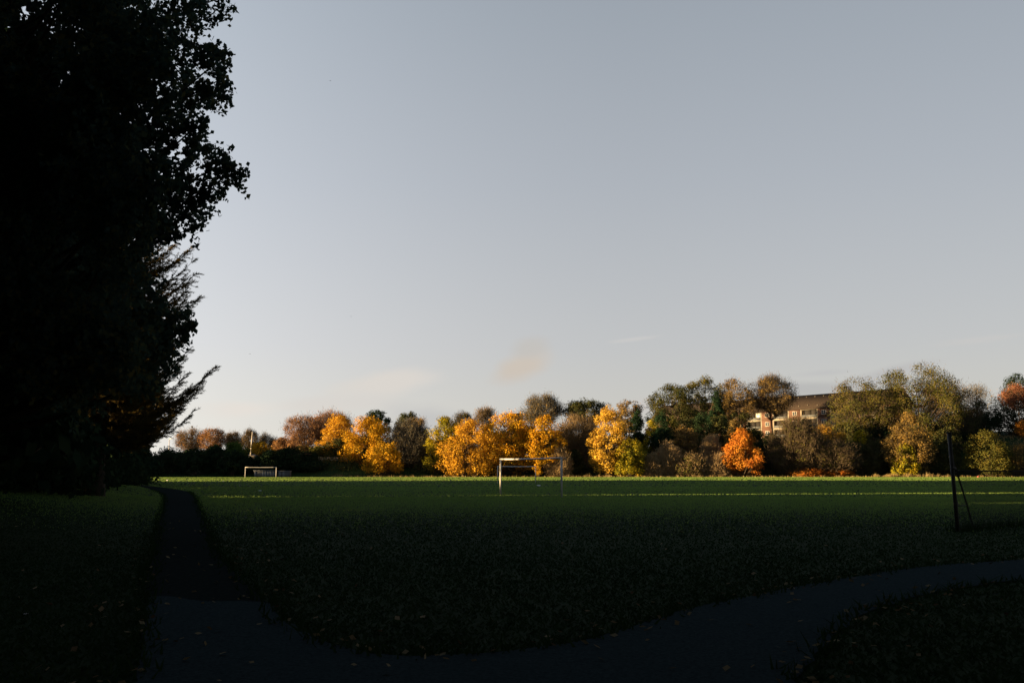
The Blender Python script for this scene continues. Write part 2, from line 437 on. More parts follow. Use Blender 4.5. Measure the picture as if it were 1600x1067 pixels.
# ------------------------------------------------------------------ goals
WHITE = solid_mat('aged_white_paint', (.48,.48,.47), (.62,.62,.61), 3, .45, .4)
RUSTY = solid_mat('dark_painted_steel', (.02,.02,.022), (.035,.033,.03), 8, .6, .4)
def goal(name, label, pl, pr, htl, rad, stays=True):
    """pl, pr: post feet (world), htl: height"""
    pl, pr = np.asarray(pl), np.asarray(pr)
    root = empty(name, (pl + pr) / 2, label, 'goal', 'football goals on the field')
    o = (pl + pr) / 2
    for p in (pl, pr):
        g = Geo(); g.tube(np.array([p + [0, 0, -.1], p + [0, 0, htl * .5], [p[0], p[1], o[2] + htl + (p[2]-o[2])*.4]]), rad, 10)
        g.build('goalpost', WHITE, root, origin=o, smooth=True)
    d = (pr - pl) / np.linalg.norm(pr - pl)
    a = np.array([pl[0], pl[1], o[2] + htl + (pl[2]-o[2])*.4]) - d * rad; b = np.array([pr[0], pr[1], o[2] + htl + (pr[2]-o[2])*.4]) + d * rad
    g = Geo(); t = np.linspace(0, 1, 9)[:, None]
    P = a + (b - a) * t; P[:, 2] -= .035 * np.sin(t[:, 0] * math.pi)
    g.tube(P, rad * .96, 10); g.build('crossbar', WHITE, root, origin=o, smooth=True)
    if stays:
        n = np.array([d[1], -d[0], 0]); n = n if n[1] > 0 else -n
        for p in (pl, pr):
            g = Geo(); top = np.array([p[0], p[1], o[2] + htl])
            g.tube(np.array([top, top + n * .28 + [0, 0, .01], top + n * .34 + [0, 0, -.12]]), .022, 6)
            g.build('net_hook', WHITE, root, origin=o, smooth=True)
    return root
a, b = gp(782, 773.6), gp(877.6, 777.2)
print('near goal width', np.linalg.norm(a - b), 'dist', a[1], b[1])
goal('football_goal', 'large white netless goal frame closest to the forked path, set at an angle', a, b, at(0, 716.2, (a[1] + b[1]) / 2)[2] - 0, .062)
a, b = gp(777.6, 755.2), gp(836.8, 754.3)
print('far goal', np.linalg.norm(a - b), a[1], b[1])
goal('football_goal', 'smaller white goal frame seen through the large goal, its posts in shade', a, b, 2.38, .062, False)
D = 232
a = at(383, 745, D); a[2] = ground(a[0], D); b = at(431.3, 745, D); b[2] = ground(b[0], D)
print('left goal', np.linalg.norm(a - b))
goal('football_goal', 'distant white goal frame in front of the dark hedge and low sheds', a, b, at(0, 729.8, D)[2] - a[2], .07, False)

g = Geo()
for px, py, n in ((782, 773.6, 130), (877.6, 777.2, 90)):
    q = gp(px, py); P = q + np.stack([rng.normal(size=n) * .55, rng.normal(size=n) * .35, np.full(n, -.02)], 1)
    v = rng.normal(size=(n, 3)) * np.array([.09, .09, .03]) + np.array([0, 0, .17]); g.blades(P, v * rng.uniform(.4, 1.2, (n, 1)), .035)
tag(g.build('grass_tufts', LEAF['turf']), 'unmown grass tufts round the feet of the large goal posts', 'grass', kind='stuff')
# ------------------------------------------------------------------ court fence on the right
p0 = gp(1497, 830); p1 = gp(1640, 816)
fd = (p1 - p0); fd[2] = 0; fl = np.linalg.norm(fd); fd /= fl
print('fence len', fl, p0, p1)
root = empty('court_fence', p0, 'dark chain-link court fence with a tall braced end post beside the path', 'fence')
def fbuild(g, name, m=RUSTY): return g.build(name, m, root, origin=p0, smooth=False)
top = at(1487.5, 676, p0[1]); top[0] = p0[0] - .10
g = Geo(); g.tube(np.array([p0 + [0, 0, -.2], (p0 + top) / 2, top]), .052, 10); g.tube(np.array([top, top + [0, 0, .02]]), .062, 10); fbuild(g, 'end_post')
sf = p0 + fd * .62; st_ = p0 + np.array([-.04, 0, 1.92])
sf = gp(1522.5, 824.5)
g = Geo(); g.tube(np.array([sf + [0, 0, -.1], (sf + st_) / 2, st_]), .026, 8); fbuild(g, 'brace')
for zz, ex in ((.66, 0), (1.56, 0.0)):
    pa = p0 + np.array([-.03, 0, zz]); t = (zz) / 1.92; pb = sf + (st_ - sf) * t
    g = Geo(); g.tube(np.array([pa, pb + (pb - pa) * .05]), .016, 6); fbuild(g, 'rung')
for zz in (.72, 1.66):
    g = Geo(); c = p0 + np.array([-.02, 0, zz]); g.tube(np.array([c - fd * .09, c + fd * .13]), .03, 8); fbuild(g, 'clamp')
FL = 16.0; FH = 1.60
g = Geo(); g.tube(np.array([p0 + [0, 0, FH], p0 + fd * FL + [0, 0, FH]]), .02, 6); fbuild(g, 'top_rail')
g = Geo(); g.tube(np.array([p0 + [0, 0, .06], p0 + fd * FL + [0, 0, .06]]), .006, 5); fbuild(g, 'bottom_wire')
for s in (6.0, 12.0):
    g = Geo(); g.tube(np.array([p0 + fd * s + [0, 0, -.1], p0 + fd * s + [0, 0, FH + .03]]), .03, 8); fbuild(g, 'fence_post')
g = Geo(); step = .085
nrm_ = np.array([fd[1], -fd[0], 0])
for sgn in (1, -1):
    for k in range(int((FL + FH) / step)):
        s0 = k * step - (FH if sgn > 0 else 0); s1 = s0 + (FH if sgn > 0 else 0)
        a0, a1 = (k * step - FH, k * step) if sgn > 0 else (k * step, k * step - FH)
        # wire from (a0, z=.05) to (a1, z=FH) clipped to the panel
        za, zb = .05, FH - .01
        def clip(sv, s_from, z_from, s_to, z_to):
            return z_from + (z_to - z_from) * (sv - s_from) / (s_to - s_from)
        A0, Z0, A1, Z1 = a0, za, a1, zb
        if A0 > A1: A0, Z0, A1, Z1 = A1, Z1, A0, Z0
        if A1 <= 0 or A0 >= FL: continue
        if A0 < 0: Z0 = clip(0, A0, Z0, A1, Z1); A0 = 0
        if A1 > FL: Z1 = clip(FL, A0, Z0, A1, Z1); A1 = FL
        w = .0035
        P0 = p0 + fd * A0 + np.array([0, 0, Z0]); P1 = p0 + fd * A1 + np.array([0, 0, Z1])
        g.tube(np.array([P0 + nrm_ * .004 * sgn, P1 + nrm_ * .004 * sgn]), .0028, 3, cap=False)
fbuild(g, 'chain_link')
# rough grass along the fence
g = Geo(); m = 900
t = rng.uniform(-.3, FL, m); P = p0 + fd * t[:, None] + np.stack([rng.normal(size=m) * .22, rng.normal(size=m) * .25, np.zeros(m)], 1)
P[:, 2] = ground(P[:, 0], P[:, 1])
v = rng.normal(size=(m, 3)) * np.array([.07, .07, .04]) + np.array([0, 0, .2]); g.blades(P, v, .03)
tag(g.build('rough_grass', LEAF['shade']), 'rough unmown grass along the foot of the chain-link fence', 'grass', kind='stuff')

# ------------------------------------------------------------------ small things on the field
PINK = solid_mat('faded_red_paint', (.55,.12,.11), (.70,.22,.20), 5, .5, .4)
q = gp(1526.5, 748.6); q = np.array([at(1526.5, 700, 236)[0], 236, 0]); q[2] = ground(q[0], q[1])
root = empty('round_marker', q, 'small pinkish red round marker on a short pale stake at the field edge', 'marker')
g = Geo(); t = np.linspace(-1, 1, 7); zc = at(0, 745.6, 236)[2]
g.tube(np.array([[q[0], q[1] - .04, zc], [q[0], q[1] + .04, zc]]), .36, 18); g.build('disc', PINK, root, origin=q)
g = Geo(); g.tube(np.array([q + [.12, .08, -.1], [q[0] + .12, q[1] + .08, zc + .2]]), .05, 6); g.build('stake', WHITE, root, origin=q)
LITTER = solid_mat('white_plastic_film', (.55,.57,.58), (.75,.77,.78), 6, .5, .4)
def litter(px, py, w, h, label):
    c = gp(px, py); k = c[1] / F
    g = Geo(); nu, nv = 10, 6; V = []
    ph = rng.uniform(0, 6, 4)
    for a in range(nv + 1):
        th = math.pi * a / nv
        for b2 in range(nu):
            an = 2 * math.pi * b2 / nu
            rr = 1 + .28 * math.sin(3 * an + ph[0] + th) + .2 * math.sin(5 * an + ph[1] - 2 * th)
            V.append([rr * math.sin(th) * math.cos(an) * w * k / 2, rr * math.sin(th) * math.sin(an) * w * k / 2, (1 - math.cos(th)) * h * k / 2])
    Fq = [[a * nu + b2, a * nu + (b2 + 1) % nu, (a + 1) * nu + (b2 + 1) % nu, (a + 1) * nu + b2] for a in range(nv) for b2 in range(nu)]
    g.add(np.array(V), Fq)
    o = g.build('plastic_litter', LITTER); o.location = c - np.array([0, 0, .02])
    tag(o, label, 'litter', 'white litter on the field')
litter(841.5, 759.4, 5.5, 2.4, 'white scrap of litter on the grass beside the smaller goal')
litter(262, 748.5, 3.0, 2.0, 'white litter speck on the sunlit grass strip near the dark trees')
litter(348.5, 752.2, 2.6, 1.8, 'white litter speck between the dark trees and the distant goal')
litter(406, 767, 4.5, 1.8, 'white litter scrap near the far end of the narrow path')
litter(40.5, 959, 7.5, 4.5, 'pale scrap of litter in the dark grass beside the path')

# ------------------------------------------------------------------ sheds behind the distant goal, mast, poles
METAL = solid_mat('grey_sheet_metal', (.13,.15,.18), (.19,.21,.24), 2, .6, .4)
METALD = solid_mat('dark_sheet_metal', (.06,.07,.08), (.10,.11,.12), 2, .6, .4)
def shed(label, l, r, top, D, panels, depth=2.2):
    xl, xr = at(l, 740, D)[0], at(r, 740, D)[0]; c = np.array([(xl + xr) / 2, D, 0]); c[2] = ground(c[0], D) - .05
    h = at(0, top, D)[2] - c[2]; w = xr - xl
    root = empty('equipment_shed', c, label, 'shed', 'low sheds behind the distant goal')
    g = Geo(); g.box((0, depth / 2, h * .46), (w, depth, h * .92)); g.build('body', METALD, root)
    g = Geo(); g.box((0, depth / 2 - .1, h * .96), (w + .3, depth + .4, h * .08)); g.build('roof', METAL, root)
    for k in range(panels):
        pw = w / panels
        if rng.uniform() < .25: continue
        g = Geo(); g.box((-w / 2 + pw * (k + .5), -.035, h * .46), (pw * rng.uniform(.45, .8), .06, h * .8)); g.build('panel', METAL, root)
shed('low grey shed with pale upright panels inside the frame of the distant goal', 397, 429, 734.6, 243, 8)
shed('plain low grey shed to one side of the distant goal', 434, 452, 735.2, 244, 3)

POLE = solid_mat('pale_galvanised', (.55,.52,.48), (.70,.67,.62), 2, .5, .4)
def mast(name, label, cat, px, top, D, rad, dx=0, head=False):
    x = at(px, 700, D)[0]; c = np.array([x, D, float(ground(x, D))]); h = at(0, top, D)[2] - c[2]
    root = empty(name, c, label, cat)
    g = Geo(); g.tube(np.array([[0, 0, -.3], [dx * .4, 0, h * .5], [dx, 0, h]]), [rad, rad * .85, rad * .6], 8); g.build('pole', POLE, root, smooth=True)
    g = Geo(); g.tube(np.array([[0, 0, -.1], [0, 0, .35]]), rad * 1.9, 8); g.build('base', POLE, root)
    if head:
        g = Geo(); g.tube(np.array([[dx, 0, h - .02], [dx + .5, -.2, h + .12], [dx + 1.0, -.4, h + .14]]), .07, 6); g.build('lamp_arm', POLE, root, smooth=True)
        g = Geo(); g.box((dx + 1.2, -.48, h + .13), (.6, .28, .14), .3); g.build('lamp_head', METAL, root)
mast('flagpole', 'tall thin white mast above the hedge near the distant goal', 'mast', 391.5, 674.5, 268, .17, .35)
mast('street_lamp', 'pale lamp post low beside the dark larch above the hedge', 'street lamp', 264, 686, 275, .13, 0, True)
mast('street_lamp', 'slim pale lamp post on the ridge beside the dark evergreen', 'street lamp', 1547.5, 631, 322, .10, 0, True)

# ------------------------------------------------------------------ buildings
BRICK = solid_mat('orange_brick', (.105,.062,.048), (.14,.08,.06), 1.5, .9, .1)
CREAM = solid_mat('cream_render', (.23,.21,.17), (.29,.26,.21), .8, .8, .2)
PALE = solid_mat('white_render', (.60,.58,.54), (.70,.68,.64), .8, .8, .2)
TILE = solid_mat('dark_brown_tiles', (.035,.028,.024), (.06,.045,.036), 2.5, .9, .1, .3)
VENTM = solid_mat('weathered_vent', (.10,.09,.08), (.16,.145,.13), 2, .8, .1)
GLASS = solid_mat('window_glass', (.03,.04,.05), (.06,.07,.09), 1, .08, .5)
CURTAIN = solid_mat('white_curtain', (.60,.58,.55), (.75,.73,.70), 3, .9, .1)
DARKIN = solid_mat('dark_interior', (.02,.02,.022), (.035,.032,.03), 2, .9, .1)
def flats(label, A, B, ridge_z, eave_z, floor_z, depth, pattern, name='apartment_block', chim=()):
    """long block from A to B (ground xy of the facade ends), facade towards the viewer's side"""
    A, B = np.asarray(A, float), np.asarray(B, float); d = B - A; L_ = np.linalg.norm(d); d /= L_
    rz = math.atan2(d[1], d[0]); base = np.array([A[0], A[1], floor_z])
    root = empty(name, base, label, 'building', rz=rz)
    H = eave_z - floor_z; hr = ridge_z - eave_z
    BASEM = 6.0
    g = Geo(); g.box((L_ / 2, depth / 2 + .9, (H - BASEM) / 2), (L_, depth - 1.8, H + BASEM)); g.build('wall', BRICK, root)
    o = .5; e0 = H + .02
    g = Geo()
    V = [[-o, -o, e0], [L_ + o, -o, e0], [L_ + o, depth + o, e0], [-o, depth + o, e0], [-o, depth / 2, e0 + hr], [L_ + o, depth / 2, e0 + hr]]
    V += [[v[0], v[1], v[2] - .22] for v in V[:4]]
    g.add(np.array(V), [[0, 1, 5, 4], [2, 3, 4, 5], [6, 9, 8, 7], [0, 6, 7, 1], [2, 8, 9, 3]]); g.P.append((np.array([[3, 0, 4], [1, 2, 5]]), 0)); g.P.append((np.array([[3, 9, 6, 0], [1, 7, 8, 2]]), 0))
    rf = g.build('roof', TILE, root)
    for cx in chim:
        g = Geo(); g.box((cx, depth / 2 - 1.2, e0 + hr + .1), (1.3, .9, 3.2)); ch = g.build('chimney', BRICK, rf)
        for k in (-.3, .3):
            g = Geo(); g.tube(np.array([[cx + k, depth / 2 - 1.2, e0 + hr + 1.69], [cx + k, depth / 2 - 1.2, e0 + hr + 2.2]]), .14, 8); g.build('chimney_pot', CREAM, rf)
    x = 0.0; nst = max(1, int(round(H / 2.8))); fh = H / nst
    for k in range(int(L_ / 3.2)):
        g2 = Geo()
        yy = .45 + .25 * (k % 2); g2.box((1.6 + k * 3.2 + rng.uniform(-.6, .6), yy, e0 + (yy + o) / (depth / 2 + o) * hr + .12), (.28, .28, .3))
        g2.build('roof_vent', VENTM, rf); g2 = Geo()
        yy = depth / 2 - .9; g2.box((1.6 + k * 3.2, yy, e0 + (yy + o) / (depth / 2 + o) * hr + .1), (.25, .25, .26)); g2.build('roof_vent', VENTM, rf)
    k = 0
    while x < L_ - 2:
        kind, w = pattern[k % len(pattern)]; k += 1
        w = min(w, L_ - x); cx = x + w / 2
        for s in range(nst):
            z0 = s * fh; zc = z0 + fh / 2
            if kind == 'brick':
                g = Geo(); g.box((cx, .45, zc), (w - .01, .894, fh - .01)); g.build('wall_panel', BRICK, root)
                g = Geo(); ww, wh = 1.5, 1.15
                for sx in (-1, 1): g.box((cx + sx * (ww / 2 + .04), -.03, zc + .15), (.08, .09, wh + .16))
                for sz in (-1, 1): g.box((cx, -.03, zc + .15 + sz * (wh / 2 + .04)), (ww - .002, .09, .08))
                g.box((cx, -.03, zc + .15), (.06, .08, wh - .01))
                f = g.build('window_frame', PALE, root)
                g = Geo(); g.box((cx, -.012, zc + .15), (ww, .02, wh)); g.build('pane', GLASS, f)
            else:
                g = Geo()
                for sx in (-1, 1): g.box((cx + sx * (w / 2 - .2), .45, zc), (.4, .9, fh))
                g.box((cx, .44, z0 + fh - .16), (w - .81, .88, .30)); g.box((cx, .44, z0 + .12), (w - .81, .88, .22))
                bal = g.build('balcony_frame', CREAM, root)
                g = Geo(); g.box((cx - w * .18, .87, zc), (w * .36, .05, fh - .7)); g.build('balcony_door', DARKIN, bal)
                g = Geo(); g.box((cx + w * .17, .86, zc), (w * .28, .05, fh - .75)); g.build('curtain', CURTAIN if rng.uniform() < .35 else DARKIN, bal)
                g = Geo(); g.box((cx, .06, z0 + .62), (w - .82, .05, .75)); g.build('railing', METALD if rng.uniform() < .75 else CREAM, bal)
        x += w
    return root
# facade line of the long block
fa = at(1020, 640, 372); fb = at(1395, 640, 292)
zr = at(1290, 616.5, 320)[2]; ze = at(1290, 637.5, 313)[2]
print('block ridge/eave', zr, ze, 'ground', ground(100, 315))
ROOT_BLOCK = flats('long brick block of flats with a dark tiled roof and cream balconies above the trees', fa[:2], fb[:2], zr, ze, ze - 8.6, 9.5, [('bal', 6.5), ('brick', 4.5)], chim=(48.0, 12.0))
def house(name, label, l, r, ridge, eave, D, wallm, roofm, flat=False, depth=8):
    xl, xr = at(l, 700, D)[0], at(r, 700, D)[0]; w = xr - xl; c = np.array([(xl + xr) / 2, D, float(ground((xl + xr) / 2, D))])
    ze_, zr_ = at(0, eave, D)[2] - c[2], at(0, ridge, D)[2] - c[2]
    root = empty(name, c, label, 'building')
    g = Geo(); g.box((0, depth / 2, ze_ / 2 - .5), (w, depth, ze_ + 1)); g.build('wall', wallm, root)
    g = Geo()
    if flat:
        g.box((0, depth / 2, ze_ + .18), (w + .5, depth + .5, .34))
    else:
        V = np.array([[-w/2-.4, -.4, ze_+.01], [w/2+.4, -.4, ze_+.01], [w/2+.4, depth+.4, ze_+.01], [-w/2-.4, depth+.4, ze_+.01], [-w/2-.4, depth/2, zr_], [w/2+.4, depth/2, zr_]])
        g.add(V, [[0,1,5,4],[2,3,4,5],[3,2,1,0]]); g.P.append((np.array([[3,0,4],[1,2,5]]), 0))
    g.build('roof', roofm, root)
    nw = max(1, int(w / 3.2))
    for s in range(max(1, int(ze_ / 2.8))):
        for k in range(nw):
            cx = -w / 2 + (k + .5) * w / nw; zc = ze_ - 1.5 - s * 2.7
            if zc < .8: continue
            g = Geo()
            for sx in (-1, 1): g.box((cx + sx * .64, -.03, zc), (.08, .08, 1.26))
            for sz in (-1, 1): g.box((cx, -.03, zc + sz * .59), (1.2, .08, .08))
            f = g.build('window_frame', PALE, root)
            g = Geo(); g.box((cx, -.012, zc), (1.19, .022, 1.09)); g.build('pane', GLASS, f)
    return root
house('house', 'orange brick house end showing over the golden maple crowns', 792, 816, 645, 647, 345, BRICK, BRICK, flat=True)
house('house', 'small white house glimpsed through the bare thicket', 889, 925, 679, 687, 305, PALE, TILE)
house('flat_roofed_building', 'pale flat roofed building on the skyline beside the russet trees', 424, 462, 687.5, 689, 400, CREAM, CREAM, flat=True, depth=12)
house('stone_hut', 'small stone hut roof under the tall white mast', 389, 404, 709.5, 714, 269, solid_mat('grey_stone', (.16,.15,.13), (.26,.23,.20), 3), solid_mat('stone_slates', (.20,.17,.14), (.28,.24,.20), 3), depth=3)
# low wall on the bank behind the hedge
D = 266; xl, xr = at(488, 716, D)[0], at(545, 716, D)[0]
c = np.array([(xl + xr) / 2, D, float(ground((xl + xr) / 2, D))])
g = Geo(); hw = max(.5, at(0, 714.2, D)[2] - c[2])
for k in range(12):
    g.box((-(xr - xl) / 2 + (k + .5) * (xr - xl) / 12, 0, hw / 2 - .3), ((xr - xl) / 12 - .01, .4, hw + .6 + .03 * (k % 3)))
o = g.build('low_wall', solid_mat('sandstone', (.34,.27,.18), (.44,.36,.25), 2)); o.location = c
tag(o, 'low sunlit sandstone wall on the bank behind the dark hedge', 'wall')

# ------------------------------------------------------------------ the tree line
T = []
def t(name, label, l, r, top, cb, D, cat='tree', **kw): px_tree(name, label, cat, l, r, top, cb, D, **kw)
BARE = dict(per=0, ntwig=75, clumps=85)
# far skyline on the left
t('bare_tree', 'bare brown tree on the skyline beside the dark larch', 274, 318, 669, 706, 325, shape='round', per=10, leaf='russet', ntwig=60, clumps=70, lsize=.4, twig='tantwig', bark=BARKPALE)
t('beech_tree', 'round orange-brown tree on the skyline above the dark hedge', 310, 352, 665, 708, 322, shape='round', leaf='russet', per=50, ntwig=30, twig='redtwig', clumps=70)
t('bare_tree', 'bare round-topped brown tree behind the tall white mast', 352, 380, 674, 705, 330, shape='round', per=14, leaf='brown', ntwig=55, clumps=55, twig='tantwig')
t('bare_tree', 'dark bare tree with an open crown just beside the mast tip', 376, 404, 671, 708, 318, shape='round', per=8, leaf='brown', ntwig=60, clumps=60, twig='twig')
t('bare_tree', 'low dark bare tree above the small golden tree', 400, 432, 677, 706, 322, shape='round', per=6, leaf='russet', ntwig=55, clumps=55, twig='greytwig')
t('larch_tree', 'thin spiky tree top rising above the skyline trees', 296, 302, 657, 700, 352, shape='cone', leaf='larch', per=14, clumps=24, lsize=.3)
t('golden_tree', 'small bright golden tree beside the foot of the mast', 393, 427, 690, 722, 262, leaf='yellow', shape='round', clumps=30, per=80, lsize=.36)
t('russet_tree', 'small rusty orange tree at the edge of the russet beeches', 425, 462, 684, 708, 292, leaf='russet', shape='round', clumps=40, per=70)
t('brown_tree', 'low pale orange tree with a lit trunk under the russet beeches', 440, 468, 694, 716, 272, leaf='russet', shape='egg', clumps=30, per=60, bark=BARKPALE)
# dark hedge
hedge = [(196,262,706,252,'dark'),(236,300,699,256,'dark'),(282,330,701,253,'dark'),(316,362,697,257,'dark'),(344,386,704,252,'dark'),(372,404,712,254,'dark'),(400,446,703,253,'dark'),(428,482,699,256,'dark'),(462,500,706,259,'dark'),(160,225,698,248,'dark'),(455,512,722,256,'dark')]
hl = ['dark evergreen shrub under the drooping larch','broad dark evergreen shrub beside the larch tips','dark shrub below the bare brown skyline tree','dark shrub below the orange-brown skyline tree','low dark shrub just before the white mast','lowest dark shrub around the foot of the mast','dark shrub directly above the distant goal','large dark shrub beside the distant goal','dark shrub at the end of the hedge before the sandstone wall','dark evergreen shrub beside the larch trunk','low dark shrub spilling onto the bank beyond the sheds']
for (l, r, tp, D, lf), lb in zip(hedge, hl):
    t('evergreen_shrub', lb, l, r, tp, 745, D, cat='shrub', leaf=lf, shape='dome', clumps=60, per=75, lsize=.42, fork=3, group='dark hedge shrubs')
t('green_shrub', 'mid green shrub lit on top above the hedge', 350, 384, 690, 712, 264, cat='shrub', leaf='green', shape='dome', clumps=45, per=70, fork=3)
t('green_shrub', 'small yellowish green shrub top beside the lit hedge shrub', 326, 346, 696, 712, 263, cat='shrub', leaf='green', shape='dome', clumps=26, per=60, fork=3)
# russet group
t('beech_tree', 'wide russet beech losing its leaves at the end of the tree line', 444, 505, 647, 706, 286, leaf='russet', shape='round', per=30, ntwig=48, twig='redtwig', clumps=110, twl=1.6)
t('beech_tree', 'taller twiggy russet beech behind the first yellow maple', 484, 552, 642, 700, 300, leaf='russet', shape='round', per=26, ntwig=52, twig='redtwig', clumps=110, twl=1.6)
t('maple_tree', 'amber maple between the russet beeches and the dark-topped tree', 498, 564, 645, 722, 272, leaf='gold', shape='dome', clumps=110, per=85)
t('evergreen_tree', 'dark green tree top standing up behind the yellow maples', 566, 606, 637, 690, 292, leaf='dark', shape='round', clumps=70, per=75)
t('maple_tree', 'bright yellow maple in front of the dark green top', 532, 616, 650, 728, 262, leaf='yellow', shape='dome', clumps=130, per=80)
t('maple_tree', 'low round yellow maple bush at the field edge', 569, 632, 687, 744, 252, leaf='yellow', shape='dome', clumps=80, per=85, fork=3)
t('oak_tree', 'dark green rounded oak behind the grey bare tree', 616, 658, 640, 700, 288, leaf='olivedark', shape='round', clumps=80, per=75)
t('bare_tree', 'grey-brown bare tree between the yellow maples', 610, 672, 652, 742, 262, shape='round', per=8, leaf='brown', ntwig=85, twig='greytwig', clumps=120, twl=1.7, fork=2)
t('brown_tree', 'pale brown thin-leaved tree top above the grey bare tree', 628, 670, 650, 700, 275, shape='round', per=22, leaf='brown', ntwig=40, twig='tantwig', clumps=60)
# middle yellow group
t('maple_tree', 'olive and yellow maple next to the grey bare tree', 660, 732, 651, 744, 258, leaf='yelgreen', shape='dome', clumps=120, per=85)
t('maple_tree', 'yellow maple with brown patches behind the goal posts', 690, 784, 655, 744, 252, leaf='gold', shape='dome', clumps=140, per=85, fork=2)
t('bare_tree', 'dark thin-topped tree peeping over the olive maple', 706, 742, 644, 690, 284, shape='round', per=24, leaf='olivedark', ntwig=40, clumps=60)
t('bare_tree', 'pale bare tree peeping over the yellow maples', 740, 778, 638, 690, 290, shape='fan', per=5, leaf='brown', ntwig=60, twig='tantwig', clumps=60)
t('maple_tree', 'largest golden maple directly behind the large goal', 746, 852, 640, 742, 257, leaf='yellow', shape='dome', clumps=170, per=85, lsize=.4)
t('maple_tree', 'yellow-green maple on the edge of the largest golden maple', 818, 888, 647, 738, 253, leaf='yellow', shape='dome', clumps=110, per=80)
t('maple_sapling', 'slim golden sapling behind the smaller goal', 834, 850, 714, 741, 248, leaf='yellow', shape='egg', clumps=18, per=60, lsize=.32)
t('bare_tree', 'grey bare tree standing above the golden maples', 818, 878, 616, 665, 300, shape='round', per=16, leaf='brown', ntwig=75, twig='greytwig', clumps=100, twl=1.6)
t('oak_tree', 'flat-topped dark green oak on the skyline', 880, 954, 622, 665, 300, leaf='olivedark', shape='round', clumps=110, per=75)
t('bare_tree', 'brown bare thicket tree below the dark flat-topped oak', 868, 938, 650, 742, 268, shape='fan', per=5, leaf='brown', ntwig=85, twig='tantwig', clumps=120, twl=1.9, fork=4)
t('bare_shrub', 'brown twiggy shrub beside the yellow maple edge', 856, 892, 702, 745, 250, cat='shrub', shape='dome', per=10, leaf='brown', ntwig=80, twig='tanshrub', clumps=60, fork=4)
t('dark_shrub', 'dark leafy shrub under the brown bare thicket', 880, 916, 700, 745, 258, cat='shrub', leaf='olivedark', shape='dome', clumps=50, per=70, fork=3)
# centre right
t('maple_tree', 'tall apricot maple with a pointed crown', 910, 992, 632, 743, 252, leaf='apricot', shape='egg', clumps=150, per=85)
t('brown_tree', 'dull brown tree top between the apricot maple and the dark spruce', 962, 1004, 621, 680, 284, leaf='brown', shape='round', clumps=60, per=70)
t('spruce_tree', 'narrow dark spruce beside the apricot maple', 978, 1014, 634, 722, 268, leaf='conifer', shape='cone', clumps=90, per=75, lsize=.34)
t('maple_tree', 'low yellow-green maple under the narrow spruce', 956, 1012, 684, 744, 250, leaf='yelgreen', shape='dome', clumps=80, per=80, fork=2)
t('maple_tree', 'thin gold-brown tree in front of the brown roof end', 1000, 1036, 650, 730, 266, leaf='yelgreen', shape='egg', clumps=60, per=60)
t('oak_tree', 'big dark olive oak with a high rounded crown', 1012, 1092, 598, 690, 296, leaf='olivedark', shape='round', clumps=150, per=85)
t('evergreen_tree', 'ivy-dark evergreen at the foot of the big oak', 1008, 1062, 640, 738, 262, leaf='conifer', shape='egg', clumps=100, per=75)
t('oak_tree', 'tall olive-yellow oak topping the wooded slope', 1066, 1142, 588, 680, 300, leaf='olive', shape='round', clumps=140, per=85)
t('spruce_tree', 'tall dark conical spruce before the olive-yellow oak', 1098, 1144, 612, 704, 280, leaf='conifer', shape='cone', clumps=110, per=80, lsize=.36)
t('brown_tree', 'gold-brown thin tree below the big dark oak', 1042, 1092, 664, 735, 262, leaf='brown', shape='round', clumps=70, per=55, ntwig=20, twig='tantwig')
t('bare_shrub', 'rounded tan bare shrub at the field edge', 1026, 1062, 689, 745, 252, cat='shrub', shape='round', per=0, ntwig=95, twig='tanshrub', clumps=80, fork=4)
t('bare_shrub', 'low tan shrub beside the yellow-green maple', 1002, 1036, 706, 745, 251, cat='shrub', shape='dome', per=10, leaf='brown', ntwig=80, twig='tanshrub', clumps=60, fork=4)
t('bare_shrub', 'olive brown scrub under the gold-brown tree', 1056, 1108, 708, 745, 251, cat='shrub', shape='dome', per=30, leaf='olive', ntwig=50, twig='tanshrub', clumps=70, fork=4)
t('bare_tree', 'fan-shaped pale bare tree beside the orange tree', 1098, 1126, 681, 735, 258, shape='fan', per=0, ntwig=95, twig='tanshrub', clumps=60, bark=BARKPALE, fork=2)
t('bare_shrub', 'pale tan shrub touching the orange tree', 1106, 1140, 708, 745, 251, cat='shrub', shape='dome', per=0, ntwig=95, twig='tanshrub', clumps=60, fork=4)
t('dark_shrub', 'dark shrub behind the fan-shaped bare tree', 1072, 1130, 676, 738, 270, cat='shrub', leaf='olivedark', shape='dome', clumps=70, per=70, fork=3)
t('maple_tree', 'vivid orange maple standing alone at the field edge', 1125, 1194, 666, 746, 251, leaf='orange', shape='egg', clumps=120, per=95)
t('brown_tree', 'brown-leaved tree in front of the block of flats', 1120, 1184, 589, 668, 296, leaf='brown', shape='round', clumps=100, per=55, ntwig=25)
t('brown_tree', 'dark half-bare tree against the chimney of the flats', 1176, 1244, 584, 648, 296, leaf='brown', shape='round', clumps=120, per=38, ntwig=55, bark=BARK, twl=1.6, fork=2)
t('dark_shrub', 'dark shrub below the balconies behind the orange maple', 1172, 1230, 678, 742, 266, cat='shrub', leaf='dark', shape='dome', clumps=70, per=70, fork=3)
t('dark_shrub', 'dark shrub above the orange maple under the brown tree', 1130, 1182, 640, 700, 288, cat='shrub', leaf='olivedark', shape='dome', clumps=60, per=60, fork=3)
t('green_shrub', 'small bright green shrub under the balconies', 1194, 1214, 676, 700, 262, cat='shrub', leaf='green', shape='dome', clumps=22, per=60, fork=3)
t('bare_tree', 'broad brown bare tree with pale forked trunks', 1204, 1286, 649, 742, 254, shape='round', per=22, leaf='olive', ntwig=85, twig='twig', clumps=150, bark=BARKPALE, twl=1.8, fork=3)
